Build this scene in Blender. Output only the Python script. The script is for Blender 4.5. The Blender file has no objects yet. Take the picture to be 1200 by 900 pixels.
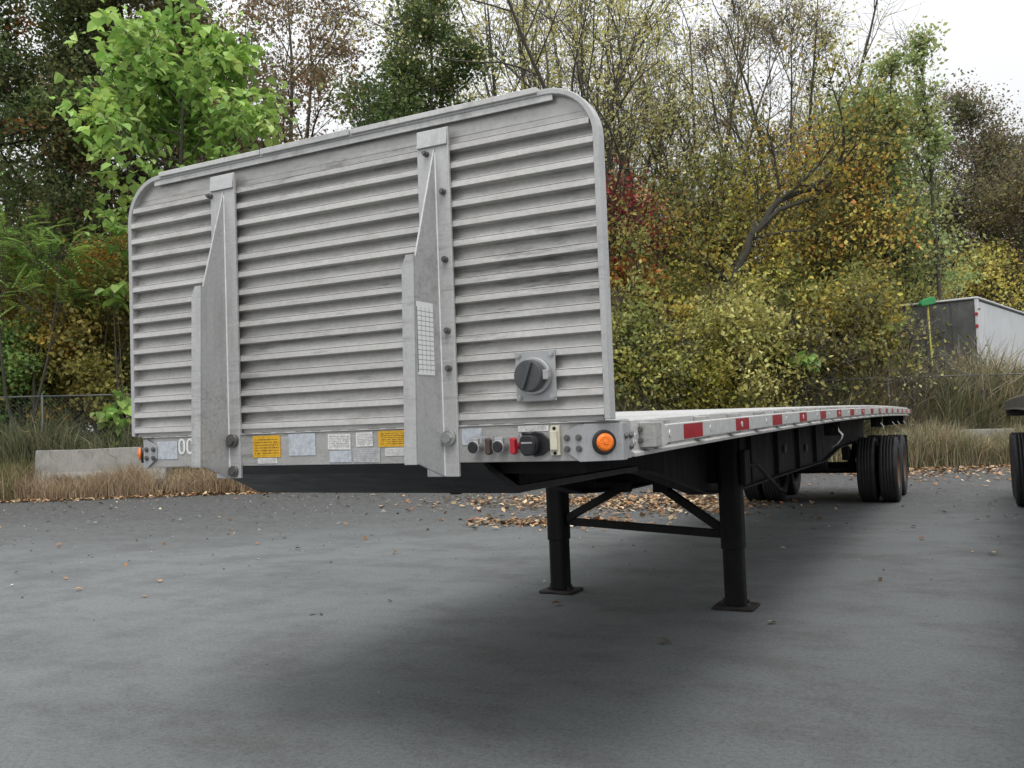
import bpy, math, random, zlib
import numpy as np
from mathutils import Vector, Matrix, Euler

# ------------------------------------------------------------------ camera, sky, sun, exposure
SC = bpy.context.scene
COL = SC.collection
R = math.radians
DZ = 1.4475                                   # deck height above the yard
CX, CY, CZ = 2.3781, -2.9927, DZ - .0011
YAW, PITCH, ROLL, FPX = -.4767, .0443, -.0368, 1058.3
Fv = Vector((math.sin(YAW)*math.cos(PITCH), math.cos(YAW)*math.cos(PITCH), math.sin(PITCH)))
Rv = Vector((math.cos(YAW), -math.sin(YAW), 0)); Uv = Rv.cross(Fv)
R2 = Rv*math.cos(ROLL)+Uv*math.sin(ROLL); U2 = Uv*math.cos(ROLL)-Rv*math.sin(ROLL)
cam = bpy.data.cameras.new('camera'); cam.sensor_width = 36; cam.lens = FPX/1200*36
cam.clip_start = .05; cam.clip_end = 2000
camo = bpy.data.objects.new('camera', cam); COL.objects.link(camo)
m = Matrix((R2, U2, -Fv)).transposed().to_4x4(); m.translation = (CX, CY, CZ); camo.matrix_world = m
SC.camera = camo

SUN_EL, SUN_AZ = 62, 160                     # degrees; azimuth measured from +Y towards +X
w = bpy.data.worlds.new('World'); SC.world = w; w.use_nodes = True
nt = w.node_tree; nt.nodes.clear()
sky = nt.nodes.new('ShaderNodeTexSky'); sky.sky_type = 'NISHITA'; sky.sun_disc = False
sky.sun_elevation = R(SUN_EL); sky.sun_rotation = R(SUN_AZ); sky.air_density = 1; sky.dust_density = 4
hs = nt.nodes.new('ShaderNodeHueSaturation'); hs.inputs['Saturation'].default_value = .25
mixc = nt.nodes.new('ShaderNodeMix'); mixc.data_type = 'RGBA'; mixc.inputs['Factor'].default_value = .88
geo = nt.nodes.new('ShaderNodeTexCoord'); sep = nt.nodes.new('ShaderNodeSeparateXYZ'); mr = nt.nodes.new('ShaderNodeMapRange')
mr.inputs['To Min'].default_value = 5.8; mr.inputs['To Max'].default_value = 19.5      # overcast: far brighter overhead than at the horizon
vm = nt.nodes.new('ShaderNodeVectorMath'); vm.operation = 'SCALE'; vm.inputs[0].default_value = (.985, 1.0, 1.02)
nt.links.new(geo.outputs['Generated'], sep.inputs[0]); nt.links.new(sep.outputs['Z'], mr.inputs['Value']); nt.links.new(mr.outputs[0], vm.inputs['Scale']); nt.links.new(vm.outputs[0], mixc.inputs['B'])
bg_ = nt.nodes.new('ShaderNodeBackground'); bg_.inputs['Strength'].default_value = .108
wo = nt.nodes.new('ShaderNodeOutputWorld')
nt.links.new(sky.outputs[0], hs.inputs['Color']); nt.links.new(hs.outputs[0], mixc.inputs['A'])
nt.links.new(mixc.outputs['Result'], bg_.inputs['Color']); nt.links.new(bg_.outputs[0], wo.inputs[0])
sl = bpy.data.lights.new('sun', 'SUN'); sl.energy = 1.35; sl.angle = R(22); sl.color = (1, .97, .93)
slo = bpy.data.objects.new('sun', sl); COL.objects.link(slo)
sd = Vector((math.sin(R(SUN_AZ))*math.cos(R(SUN_EL)), math.cos(R(SUN_AZ))*math.cos(R(SUN_EL)), math.sin(R(SUN_EL))))
slo.rotation_euler = sd.to_track_quat('Z', 'Y').to_euler(); slo.location = (0, 0, 30)
SC.view_settings.view_transform = 'Standard'; SC.view_settings.look = 'None'
SC.view_settings.exposure = 0; SC.view_settings.gamma = 1
SC.render.engine = 'CYCLES'; SC.cycles.max_bounces = 6; SC.cycles.transparent_max_bounces = 4
SC.cycles.use_denoising = True

# ------------------------------------------------------------------ positions: a pixel gives a direction, the depth comes from the ground
RG = np.array((math.cos(YAW), -math.sin(YAW))); FG = np.array((math.sin(YAW), math.cos(YAW)))
def sdxy(s, d): return np.array((CX, CY)) + s*RG + d*FG
def bxy(px, d): return sdxy((px-600)/FPX*d, d)
def hz(px): return 497 - .0368*(px-600)
def zat(px, v, d): return CZ + (hz(px)-v)/FPX*d
def berm(s, d):
    k = np.clip((d-21.9)/1.5, 0, 1); k = k*k*(3-2*k)
    return k*(.26-.0135*s)
def gz(px, d): return float(berm((px-600)/FPX*d, d))

# ------------------------------------------------------------------ materials
def srgb(r, g, b):
    f = lambda c: (c/255/12.92 if c/255 <= .04045 else ((c/255+.055)/1.055)**2.4)
    return (f(r), f(g), f(b))
class NT:
    def __init__(s, name):
        s.m = bpy.data.materials.new(name); s.m.use_nodes = True; s.t = s.m.node_tree
        s.p = s.t.nodes['Principled BSDF']; s.o = s.t.nodes['Material Output']
    def n(s, ty, **kw):
        x = s.t.nodes.new('ShaderNode'+ty)
        for k, v in kw.items(): setattr(x, k, v)
        return x
    def l(s, a, b): s.t.links.new(a, b)
    def val(s, node, **kw):
        for k, v in kw.items(): node.inputs[k].default_value = v
        return node
    def coord(s, which='Object'): return s.n('TexCoord').outputs[which]
    def noise(s, vec, scale, detail=4, rough=.55, stretch=None):
        if stretch:
            mp = s.n('Mapping'); mp.inputs['Scale'].default_value = stretch; s.l(vec, mp.inputs['Vector']); vec = mp.outputs[0]
        x = s.n('TexNoise'); s.l(vec, x.inputs['Vector'])
        x.inputs['Scale'].default_value = scale; x.inputs['Detail'].default_value = detail; x.inputs['Roughness'].default_value = rough
        return x.outputs['Fac']
    def ramp(s, fac, *stops):
        x = s.n('ValToRGB'); s.l(fac, x.inputs[0]); e = x.color_ramp.elements
        while len(e) < len(stops): e.new(.5)
        for el, (p, c) in zip(e, stops): el.position = p; el.color = (*c, 1) if len(c) == 3 else c
        return x.outputs[0]
    def mix(s, fac, a, b, mode='MIX'):
        x = s.n('Mix', data_type='RGBA', blend_type=mode)
        for sock, v in ((x.inputs['Factor'], fac), (x.inputs['A'], a), (x.inputs['B'], b)):
            if isinstance(v, (int, float)): sock.default_value = v
            elif isinstance(v, tuple): sock.default_value = (*v, 1)
            else: s.l(v, sock)
        return x.outputs['Result']
    def math(s, op, a, b=None):
        x = s.n('Math', operation=op)
        for i, v in enumerate((a, b)):
            if v is None: continue
            if isinstance(v, (int, float)): x.inputs[i].default_value = v
            else: s.l(v, x.inputs[i])
        return x.outputs[0]
    def bump(s, h, strength=.3, dist=.01):
        x = s.n('Bump'); x.inputs['Strength'].default_value = strength; x.inputs['Distance'].default_value = dist
        s.l(h, x.inputs['Height']); s.l(x.outputs[0], s.p.inputs['Normal'])
def g3(v): return (v, v, v)
def weathered(name, base, metallic=.0, rough=.5, var=.25, dirt=(.12, .11, .10), dirt_amt=.35, scale=3, streak=(1, 1, .12), bump=.08, spec=.5):
    M = NT(name); c = M.coord('Object')
    a = M.noise(c, scale, 6, .6); b = M.noise(c, scale*7, 5, .65, streak); d = M.noise(c, scale*30, 3, .6)
    lo = tuple(x*(1-var) for x in base); hi = tuple(min(1, x*(1+var*.6)) for x in base)
    col = M.mix(M.ramp(a, (.35, g3(0)), (.65, g3(1))), lo, hi)
    spots = M.ramp(M.math('MULTIPLY', b, a), (.27, g3(0)), (.42, g3(1)))
    col = M.mix(M.math('MULTIPLY', spots, dirt_amt), col, dirt)
    fine = M.ramp(d, (.35, g3(.86)), (.7, g3(1.0)))
    col = M.mix(1.0, col, fine, 'MULTIPLY')
    M.l(col, M.p.inputs['Base Color']); M.p.inputs['Metallic'].default_value = metallic
    M.l(M.ramp(b, (.3, g3(rough*.8)), (.7, g3(min(1, rough*1.25)))), M.p.inputs['Roughness'])
    M.bump(d, bump, .004); M.p.inputs['Specular IOR Level'].default_value = spec
    return M.m
def scuffed(mat, amt=.55):
    t = mat.node_tree; M = NT.__new__(NT); M.m = mat; M.t = t; M.p = t.nodes['Principled BSDF']; M.o = t.nodes['Material Output']; c = M.coord('Object')
    src = M.p.inputs['Base Color'].links[0].from_socket
    a = M.noise(c, 9, 6, .75, (.25, 1, 2.2)); b = M.noise(c, 1.3, 3, .6); d = M.noise(c, 55, 4, .7, (.12, 1, 1))
    scr = M.ramp(M.math('MULTIPLY', M.math('MULTIPLY', a, b), d), (.150, g3(0)), (.23, g3(1)))
    col = M.mix(M.math('MULTIPLY', scr, amt), src, (.13, .125, .115))
    hi = M.ramp(M.noise(c, 28, 5, .7, (.06, 1, 1)), (.60, g3(0)), (.72, g3(.5))); col = M.mix(M.math('MULTIPLY', hi, .6), col, (.80, .80, .80))
    col = M.mix(1.0, col, M.ramp(M.n('ObjectInfo').outputs['Random'], (0, g3(.86)), (1, g3(1.06))), 'MULTIPLY')     # one extrusion is duller than the next
    M.l(col, M.p.inputs['Base Color']); return mat
def plain(name, base, rough=.5, metallic=0, **kw):
    M = NT(name); c = M.coord('Object'); a = M.noise(c, 25, 4)
    col = M.mix(M.ramp(a, (.3, g3(0)), (.7, g3(1))), tuple(x*.82 for x in base), tuple(min(1, x*1.08) for x in base))
    M.l(col, M.p.inputs['Base Color']); M.p.inputs['Roughness'].default_value = rough; M.p.inputs['Metallic'].default_value = metallic
    for k, v in kw.items(): M.p.inputs[k].default_value = v
    return M.m
MAT = {}
MAT['alu'] = weathered('aluminium_sheet', (.545, .535, .515), .35, .40, .12, (.22, .20, .18), .45, 1.6, (.35, 1, 1.2), .03)
scuffed(MAT['alu'], .7); MAT['alu_post'] = weathered('aluminium_post', (.545, .545, .54), .2, .45, .08, (.24, .23, .22), .35, 2.2, bump=.03)
MAT['alu_rail'] = weathered('aluminium_rail', (.47, .465, .45), .25, .5, .14, (.14, .125, .11), .6, 3, (.3, 1, 2))
scuffed(MAT['alu_rail'], .6); scuffed(MAT['alu_post'], .4); MAT['alu_deck'] = weathered('aluminium_deck', (.66, .66, .65), .3, .4, .15, (.25, .24, .22), .4, 1.5, (2, .15, 1))
MAT['alu_side'] = weathered('aluminium_side', (.62, .615, .60), .2, .45, .14, (.16, .15, .13), .5, 2.2, (1, .4, 1))
MAT['plate'] = weathered('corner_plate_steel', (.43, .435, .44), .3, .45, .1, (.15, .15, .15), .4, 5)
MAT['black_steel'] = weathered('black_painted_steel', (.010, .0095, .010), 0, .6, .35, (.022, .018, .016), .5, 4, spec=.22)
MAT['grey_steel'] = weathered('dark_grey_steel', (.022, .021, .021), 0, .65, .3, (.04, .034, .03), .6, 3, spec=.25)
MAT['rust_steel'] = weathered('rusty_steel', (.022, .018, .016), 0, .75, .4, (.07, .038, .024), .45, 9)
MAT['dark_alu'] = weathered('dirty_old_steel_rail', (.10, .093, .085), .1, .6, .3, (.05, .042, .035), .7, 3)
MAT['lip'] = weathered('worn_black_lip', (.022, .022, .024), 0, .42, .3, (.06, .055, .05), .5, 3, (.3, 1, 1)); MAT['bead'] = plain('bright_weld', (.74, .74, .73), .4, .2)
MAT['bolt'] = plain('bolt_steel', (.16, .155, .15), .4, .6)
MAT['rubber'] = weathered('tyre_rubber', (.024, .0245, .027), 0, .7, .25, (.055, .05, .045), .45, 6)
MAT['rim'] = weathered('rusty_wheel_rim', (.20, .11, .065), .1, .6, .3, (.06, .03, .02), .5, 8)
MAT['hub'] = weathered('greasy_hub', (.06, .05, .045), .3, .5, .3, (.12, .06, .03), .5, 10)
MAT['black_plastic'] = plain('black_plastic', (.018, .018, .02), .35)
MAT['white_plastic'] = plain('yellowed_white_plastic', (.62, .58, .46), .45)
MAT['silver'] = plain('cast_metal', (.5, .5, .5), .3, .7)
MAT['red_paint'] = plain('red_gladhand_paint', (.45, .02, .03), .4)
MAT['brown_seal'] = plain('brown_gladhand_paint', (.07, .045, .035), .5)
MAT['white_paint'] = plain('white_paint', (.75, .75, .75), .5)
MAT['strap'] = plain('white_strap', (.68, .68, .66), .7)
MAT['red_tape'] = plain('red_reflective_tape', (.36, .012, .022), .3)
MAT['silver_tape'] = plain('silver_reflective_tape', (.56, .57, .56), .3)
MAT['grey_cap'] = plain('grey_canister_cap', (.07, .072, .075), .4)
MAT['concrete'] = weathered('concrete', (.33, .32, .29), 0, .85, .2, (.16, .15, .12), .5, 3, (1, 1, .3), .3)
MAT['galv'] = plain('galvanised_wire', (.16, .165, .17), .55, .4)
MAT['yellow_plastic'] = plain('yellow_pole', (.42, .38, .06), .6)
MAT['green_plastic'] = plain('green_plastic', (.04, .28, .09), .6)
MAT['box_grey'] = weathered('grey_container_panel', (.10, .10, .10), 0, .6, .3, (.20, .20, .19), .5, 1.5)
MAT['box_white'] = weathered('white_container_panel', (.68, .70, .72), 0, .5, .1, (.25, .22, .18), .4, 1.2)
def lamp(name, c):
    M = NT(name); M.p.inputs['Base Color'].default_value = (*c, 1); M.p.inputs['Roughness'].default_value = .18
    n = M.n('TexVoronoi'); n.inputs['Scale'].default_value = 160; M.l(M.coord(), n.inputs['Vector'])
    M.bump(n.outputs['Distance'], .4, .004); M.p.inputs['Coat Weight'].default_value = .5
    return M.m
MAT['amber'] = lamp('amber_lens', (.95, .20, .005)); MAT['red_lens'] = lamp('red_lens', (.4, .01, .01))
def paper(name, base, ink, rows=8, rough=.55, amt=.75, axis='X'):
    M = NT(name); c = M.coord('Generated'); sp = M.n('SeparateXYZ'); M.l(c, sp.inputs[0])
    X = sp.outputs[axis]; Z = sp.outputs['Z']; info = M.n('ObjectInfo').outputs['Random']
    row = M.math('FLOOR', M.math('MULTIPLY', Z, rows)); fr = M.math('FRACT', M.math('MULTIPLY', Z, rows))
    cb = M.n('CombineXYZ'); M.l(M.math('MULTIPLY', X, 28), cb.inputs[0]); M.l(M.math('MULTIPLY', row, 7.3), cb.inputs[1]); M.l(M.math('MULTIPLY', info, 40), cb.inputs[2])
    n = M.noise(cb.outputs[0], 1.0, 2)
    ink_f = M.math('MULTIPLY', M.math('GREATER_THAN', n, .44), M.math('MULTIPLY', M.math('GREATER_THAN', fr, .3), M.math('LESS_THAN', fr, .72)))
    edge = M.math('MULTIPLY', M.math('MULTIPLY', M.math('GREATER_THAN', X, .07), M.math('LESS_THAN', X, .93)), M.math('MULTIPLY', M.math('GREATER_THAN', Z, .08), M.math('LESS_THAN', Z, .92)))
    f = M.math('MULTIPLY', M.math('MULTIPLY', ink_f, edge), amt)
    wear = M.noise(M.coord('Object'), 40, 5, .7)
    b2 = M.mix(M.ramp(wear, (.42, g3(0)), (.7, g3(1))), base, tuple(x*.6 for x in base))
    M.l(M.mix(f, b2, ink), M.p.inputs['Base Color']); M.p.inputs['Roughness'].default_value = rough
    return M.m
MAT['yellow_label'] = paper('yellow_warning_label', (.72, .40, .015), (.08, .04, .01), 8)
MAT['white_label'] = paper('white_data_label', (.70, .70, .68), (.12, .12, .12), 9)
MAT['silver_label'] = paper('silver_data_label', (.45, .45, .46), (.22, .22, .22), 6, amt=.5)
MAT['blank_label'] = paper('faded_blank_label', (.50, .54, .58), (.40, .42, .45), 4, amt=.25)
def chart():
    M = NT('load_chart_label'); sp = M.n('SeparateXYZ'); M.l(M.coord('Generated'), sp.inputs[0])
    Y, Z = sp.outputs['Y'], sp.outputs['Z']
    g = M.math('MAXIMUM', M.math('LESS_THAN', M.math('FRACT', M.math('MULTIPLY', Y, 4)), .09), M.math('LESS_THAN', M.math('FRACT', M.math('MULTIPLY', Z, 15)), .13))
    ins = M.math('MULTIPLY', M.math('LESS_THAN', Z, .93), M.math('GREATER_THAN', Z, .03))
    M.l(M.mix(M.math('MULTIPLY', g, M.math('MULTIPLY', ins, .8)), (.85, .85, .85), (.08, .08, .10)), M.p.inputs['Base Color'])
    M.p.inputs['Roughness'].default_value = .5
    return M.m
MAT['chart'] = chart()
def leafmat(name, trans=.42, rough=.55):
    M = NT(name); a = M.n('Attribute', attribute_name='Col')
    M.l(a.outputs['Color'], M.p.inputs['Base Color']); M.p.inputs['Roughness'].default_value = rough
    M.p.inputs['Specular IOR Level'].default_value = .3
    tr = M.n('BsdfTranslucent'); M.l(M.mix(1.0, a.outputs['Color'], (1.08, 1.06, .85), 'MULTIPLY'), tr.inputs['Color'])
    mx = M.n('MixShader'); mx.inputs[0].default_value = trans
    M.l(M.p.outputs[0], mx.inputs[1]); M.l(tr.outputs[0], mx.inputs[2]); M.l(mx.outputs[0], M.o.inputs[0])
    return M.m
MAT['leaf'] = leafmat('leaf'); MAT['grass'] = leafmat('grass_blade', .25, .7); MAT['litter'] = leafmat('fallen_leaf', .05, .8)
def bark(name, base):
    M = NT(name); c = M.coord('Object'); n = M.noise(c, 4, 6, .7, (3, 3, .5)); n2 = M.noise(c, .7, 3)
    col = M.mix(n, tuple(x*.55 for x in base), tuple(x*1.4 for x in base)); col = M.mix(M.math('MULTIPLY', n2, .35), col, (.09, .10, .06))
    M.l(col, M.p.inputs['Base Color']); M.p.inputs['Roughness'].default_value = .9; M.bump(n, .6, .03)
    return M.m
MAT['bark'] = bark('grey_brown_bark', (.085, .073, .062)); MAT['bark_dark'] = bark('dark_bark', (.045, .038, .033)); MAT['bark_pale'] = bark('pale_bark', (.14, .125, .105))
def yard():
    M = NT('yard_asphalt_millings'); c = M.coord('Object')
    big = M.noise(c, .16, 5, .6); mid = M.noise(c, 1.3, 9, .72); smear = M.noise(c, .8, 9, .72, (1, 2.2, 1)); fine = M.noise(c, 38, 6, .75); grit = M.noise(c, 130, 3, .7)
    col = M.mix(M.ramp(big, (.32, g3(0)), (.68, g3(1))), (.131, .139, .141), (.186, .196, .199))
    stain = M.ramp(M.math('MULTIPLY', mid, smear), (.21, g3(0)), (.33, g3(1)))
    col = M.mix(M.math('MULTIPLY', stain, .45), col, (.078, .077, .077))
    pt = M.ramp(M.noise(c, .55, 10, .72, (1, .8, 1)), (.54, g3(0)), (.62, g3(1))); col = M.mix(M.math('MULTIPLY', pt, .26), col, (.085, .085, .087))
    col = M.mix(M.ramp(M.noise(c, .35, 6, .7), (.56, g3(0)), (.72, g3(.5))), col, (.185, .19, .189))
    gv = M.n('VectorMath', operation='DOT_PRODUCT'); M.l(c, gv.inputs[0]); gv.inputs[1].default_value = (FG[0], FG[1], 0)   # gravelly strip along the verge
    mk = M.math('ADD', gv.outputs['Value'], M.math('MULTIPLY', M.noise(c, .3, 5, .65), 9.0)); base_d = float(np.dot((CX, CY), FG))
    mk = M.ramp(M.math('DIVIDE', M.math('SUBTRACT', mk, base_d+15.0), 8.0), (.1, g3(0)), (.75, g3(1)))
    grav = M.ramp(M.noise(c, 7, 7, .85), (.34, (.04, .04, .04)), (.52, (.10, .101, .10)), (.68, (.19, .188, .18)))
    col = M.mix(M.math('MULTIPLY', mk, .85), col, grav)
    col = M.mix(1.0, col, M.ramp(fine, (.28, g3(.62)), (.5, g3(1.0)), (.72, g3(1.22))), 'MULTIPLY')
    col = M.mix(1.0, col, M.ramp(grit, (.3, g3(.70)), (.7, g3(1.20))), 'MULTIPLY')
    M.l(col, M.p.inputs['Base Color'])
    M.l(M.ramp(mid, (.3, g3(.7)), (.7, g3(.9))), M.p.inputs['Roughness']); M.p.inputs['Specular IOR Level'].default_value = .22
    h = M.math('ADD', M.math('MULTIPLY', fine, .7), M.math('ADD', M.math('MULTIPLY', grit, .35), M.math('MULTIPLY', mid, 1.2)))
    M.bump(h, .3, .015)
    return M.m
MAT['yard'] = yard()
def soil():
    M = NT('verge_soil'); c = M.coord('Object'); n = M.noise(c, 3, 6, .7); f = M.noise(c, 30, 4, .7)
    col = M.ramp(n, (.3, (.035, .03, .022)), (.5, (.06, .05, .032)), (.7, (.09, .068, .042)))
    M.l(M.mix(1.0, col, M.ramp(f, (.3, g3(.6)), (.7, g3(1.3))), 'MULTIPLY'), M.p.inputs['Base Color']); M.p.inputs['Roughness'].default_value = .95; M.bump(f, .8, .04)
    return M.m
MAT['soil'] = soil()

# ------------------------------------------------------------------ mesh helpers
def link(name, me, mat, parent=None):
    o = bpy.data.objects.new(name, me); COL.objects.link(o)
    if mat is not None and not me.materials: me.materials.append(MAT[mat] if isinstance(mat, str) else mat)
    if parent is not None:
        o.parent = parent; o.matrix_parent_inverse = ROOTINV.get(parent.name, Matrix())
    return o
ROOTINV = {}
def thing(name, loc, label, cat, group=None):
    o = bpy.data.objects.new(name, None); COL.objects.link(o); o.location = loc; o.empty_display_size = .3
    tag(o, label, cat, group); ROOTINV[o.name] = Matrix.Translation(Vector(loc)).inverted()
    return o
def tag(o, label, cat, group=None):
    o['label'] = label; o['category'] = cat
    if group: o['group'] = group
    return o
class MB:
    def __init__(s): s.v = []; s.f = []; s.sm = []
    def add(s, vs, fs, smooth=False):
        b = len(s.v); s.v += [tuple(map(float, p)) for p in vs]
        for f in fs: s.f.append(tuple(i+b for i in f)); s.sm.append(smooth)
        return s
    def box(s, x0, x1, y0, y1, z0, z1):
        return s.add([(x0,y0,z0),(x1,y0,z0),(x1,y1,z0),(x0,y1,z0),(x0,y0,z1),(x1,y0,z1),(x1,y1,z1),(x0,y1,z1)],
                     [(3,2,1,0),(4,5,6,7),(0,1,5,4),(1,2,6,5),(2,3,7,6),(3,0,4,7)])
    def loft(s, rings, smooth=False, caps=True):
        n = len(rings[0]); vs = [p for r in rings for p in r]; fs = []
        for i in range(len(rings)-1):
            for j in range(n):
                k = (j+1) % n; fs.append((i*n+j, i*n+k, (i+1)*n+k, (i+1)*n+j))
        b = len(s.v); s.add(vs, fs, smooth)
        if caps:
            s.f.append(tuple(b+j for j in range(n))[::-1]); s.sm.append(False)
            s.f.append(tuple(b+(len(rings)-1)*n+j for j in range(n))); s.sm.append(False)
        return s
    def cyl(s, p0, p1, r0, r1=None, n=12, smooth=True):
        r1 = r0 if r1 is None else r1; p0 = Vector(p0); p1 = Vector(p1); t = (p1-p0).normalized()
        a = t.orthogonal().normalized(); b = t.cross(a)
        ring = lambda p, r: [p+a*r*math.cos(2*math.pi*i/n)+b*r*math.sin(2*math.pi*i/n) for i in range(n)]
        return s.loft([ring(p0, r0), ring(p1, r1)], smooth)
    def bar(s, p0, p1, w, h, up=(0, 0, 1)):
        p0 = Vector(p0); p1 = Vector(p1); t = (p1-p0).normalized(); sd_ = t.cross(Vector(up)).normalized(); u = sd_.cross(t)
        ring = lambda p: [p+sd_*w/2+u*h/2, p-sd_*w/2+u*h/2, p-sd_*w/2-u*h/2, p+sd_*w/2-u*h/2]
        return s.loft([ring(p0), ring(p1)])
    def tube(s, pts, r, n=6):
        rs = []; pts = [Vector(p) for p in pts]
        for i, p in enumerate(pts):
            t = (pts[min(i+1, len(pts)-1)]-pts[max(i-1, 0)]).normalized(); a = t.orthogonal().normalized()
            if rs and a.dot(prev) < 0: a = -a
            prev = a; b = t.cross(a)
            rr = r[i] if isinstance(r, (list, tuple)) else r
            rs.append([p+a*rr*math.cos(2*math.pi*k/n)+b*rr*math.sin(2*math.pi*k/n) for k in range(n)])
        return s.loft(rs, True)
    def lathe_x(s, prof, c, n=48, smooth=True):   # prof: (x, r) closed; axis along X through c
        rings = [[(c[0]+x, c[1]+r*math.cos(2*math.pi*i/n), c[2]+r*math.sin(2*math.pi*i/n)) for (x, r) in prof] for i in range(n)]
        m_ = len(prof); vs = [p for r in rings for p in r]; fs = []
        for i in range(n):
            j = (i+1) % n
            for k in range(m_-1): fs.append((i*m_+k, i*m_+k+1, j*m_+k+1, j*m_+k))
        return s.add(vs, fs, smooth)
    def mesh(s, name):
        me = bpy.data.meshes.new(name); me.from_pydata(s.v, [], s.f)
        me.polygons.foreach_set('use_smooth', s.sm); me.update(); return me
    def obj(s, name, mat, parent=None, bevel=0):
        o = link(name, s.mesh(name), mat, parent)
        if bevel:
            b = o.modifiers.new('bevel', 'BEVEL'); b.width = bevel; b.segments = 2; b.limit_method = 'ANGLE'; b.angle_limit = R(40)
        return o
def up(x, y, z): return (x, y, z+DZ)                 # trailer height (deck = 0) to world
def camber(x, y):
    c = .065*(1-((y-8.5)/8.5)**2) if y > 0 else 0
    return c + (1.22-x)*.013*min(1, max(0, y)/5)
YS = [0, .4, 1, 1.8, 2.8, 4, 5.2, 6.4, 7.6, 8.8, 10, 11.2, 12.4, 13.5, 14.6]
def ybar(mb, poly, y0, y1, smooth=False):             # an x-z outline run along the trailer with its camber
    ys = [y0]+[y for y in YS if y0+.05 < y < y1-.05]+[y1]
    return mb.loft([[(x, y, z+DZ+camber(x, y)) for x, z in poly] for y in ys], smooth)
def rect(x0, x1, z0, z1): return [(x0, z0), (x1, z0), (x1, z1), (x0, z1)]

# ------------------------------------------------------------------ ground
def grid_mesh(name, ss, ds, zf, mat):
    S, D = np.meshgrid(ss, ds); P = np.array((CX, CY))[None, None]+S[..., None]*RG+D[..., None]*FG
    Z = zf(S, D); v = np.concatenate([P, Z[..., None]], -1).reshape(-1, 3); n, m_ = S.shape
    i = (np.arange(n-1)[:, None]*m_+np.arange(m_-1)).ravel()
    me = bpy.data.meshes.new(name); me.from_pydata(v.tolist(), [], np.stack([i, i+1, i+m_+1, i+m_], -1).tolist())
    me.polygons.foreach_set('use_smooth', np.ones(len(i), bool)); me.update()
    o = link(name, me, mat); o['kind'] = 'structure'; return o
def und(S, D): return .012*np.sin(S*.9+1)*np.sin(D*.7)*np.clip((D-14)/4, 0, 1)
grid_mesh('ground', np.concatenate([[-900, -300, -90], np.linspace(-40, 40, 81), [90, 300, 900]]),
          np.concatenate([[-900, -200, -60], np.linspace(-20, 40, 61), [90, 300, 1000]]), lambda S, D: und(S, D), 'yard')
def vz(S, D):
    e = np.sin(S*1.7)*.22+np.sin(S*.61+2)*.3
    return berm(S, D-e*.5)+.05*np.sin(S*2.3+D)*np.sin(D*1.9)*np.clip((D-22.3)/2, 0, 1)+.012-.05*np.clip((22.0+e*.5-D)*2, 0, 1)
grid_mesh('verge', np.linspace(-40, 40, 161), np.concatenate([np.linspace(21.3, 25, 20), np.linspace(26, 75, 15)]), vz, 'soil')
def gzs(s, d): return float(vz(np.array(s), np.array(d))) if d > 21.6 else 0.

# ------------------------------------------------------------------ the flatbed trailer
T = thing('flatbed_trailer', (0, 7.3, 0), 'silver flatbed trailer with ribbed aluminium bulkhead standing on black landing legs', 'trailer', None)
BOLT = {}
def bolt(parent, p, r=.014, h=.012, ax='y', mat='bolt', n=8):
    q = {'y': (0, -h, 0), 'x': (h, 0, 0)}.get(ax, ax)
    b = MB(); b.cyl(p, Vector(p)+Vector(q), r*1.25, r*1.25, 12); b.cyl(Vector(p)+Vector(q)*.3, Vector(p)+Vector(q)*1.6, r, r*.8, n, False)
    return b.obj('bolt', mat, parent)

# bulkhead: rounded rim, top sheet, fifteen ribbed planks
HB, HWB, RC = 1.232, 1.217, .205
def hw(z):
    if z <= HB-RC: return HWB
    t = z-(HB-RC); return HWB-RC+math.sqrt(max(0, RC*RC-t*t))
def outline(off, n=10):
    r = RC-off; h = HWB-off; pts = [(h, 0.004)]
    for i in range(n+1): a = math.pi/2*i/n; pts.append((HWB-RC+r*math.cos(a), HB-RC+r*math.sin(a)))
    for i in range(n+1): a = math.pi/2+math.pi/2*i/n; pts.append((-HWB+RC+r*math.cos(a), HB-RC+r*math.sin(a)))
    pts.append((-h, 0.004)); return pts
rim = MB(); o_, i_ = outline(0), outline(.022)
rings = []
for a, b in zip(o_, i_):
    rings.append([up(a[0], 0, a[1]), up(a[0], .058, a[1]), up(b[0], .058, b[1]), up(b[0], 0, b[1])])
rim.loft(rings)
bulk = rim.obj('bulkhead', 'alu_post', T, .003)
capm = MB(); capr = []
for a in [p for p in o_ if p[1] > HB-.001]: capr.append(a[0])
capm.box(min(capr)+.02, -.37, -.010, .03, HB+DZ-.012, HB+DZ+.010); capm.obj('cap_strip', 'alu_side', bulk, .002)
MB().box(-.362, .12, -.0115, .032, HB+DZ-.014, HB+DZ+.0115).obj('cap_strip', 'alu_post', bulk, .002)
MB().box(.128, max(capr)-.03, -.010, .03, HB+DZ-.012, HB+DZ+.010).obj('cap_strip', 'alu_side', bulk, .002)
random.seed(4)
RIBZ = [1.086, 1.015, .939, .862, .785, .708, .628, .557, .486, .410, .333, .257, .180, .106, .034]
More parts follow.
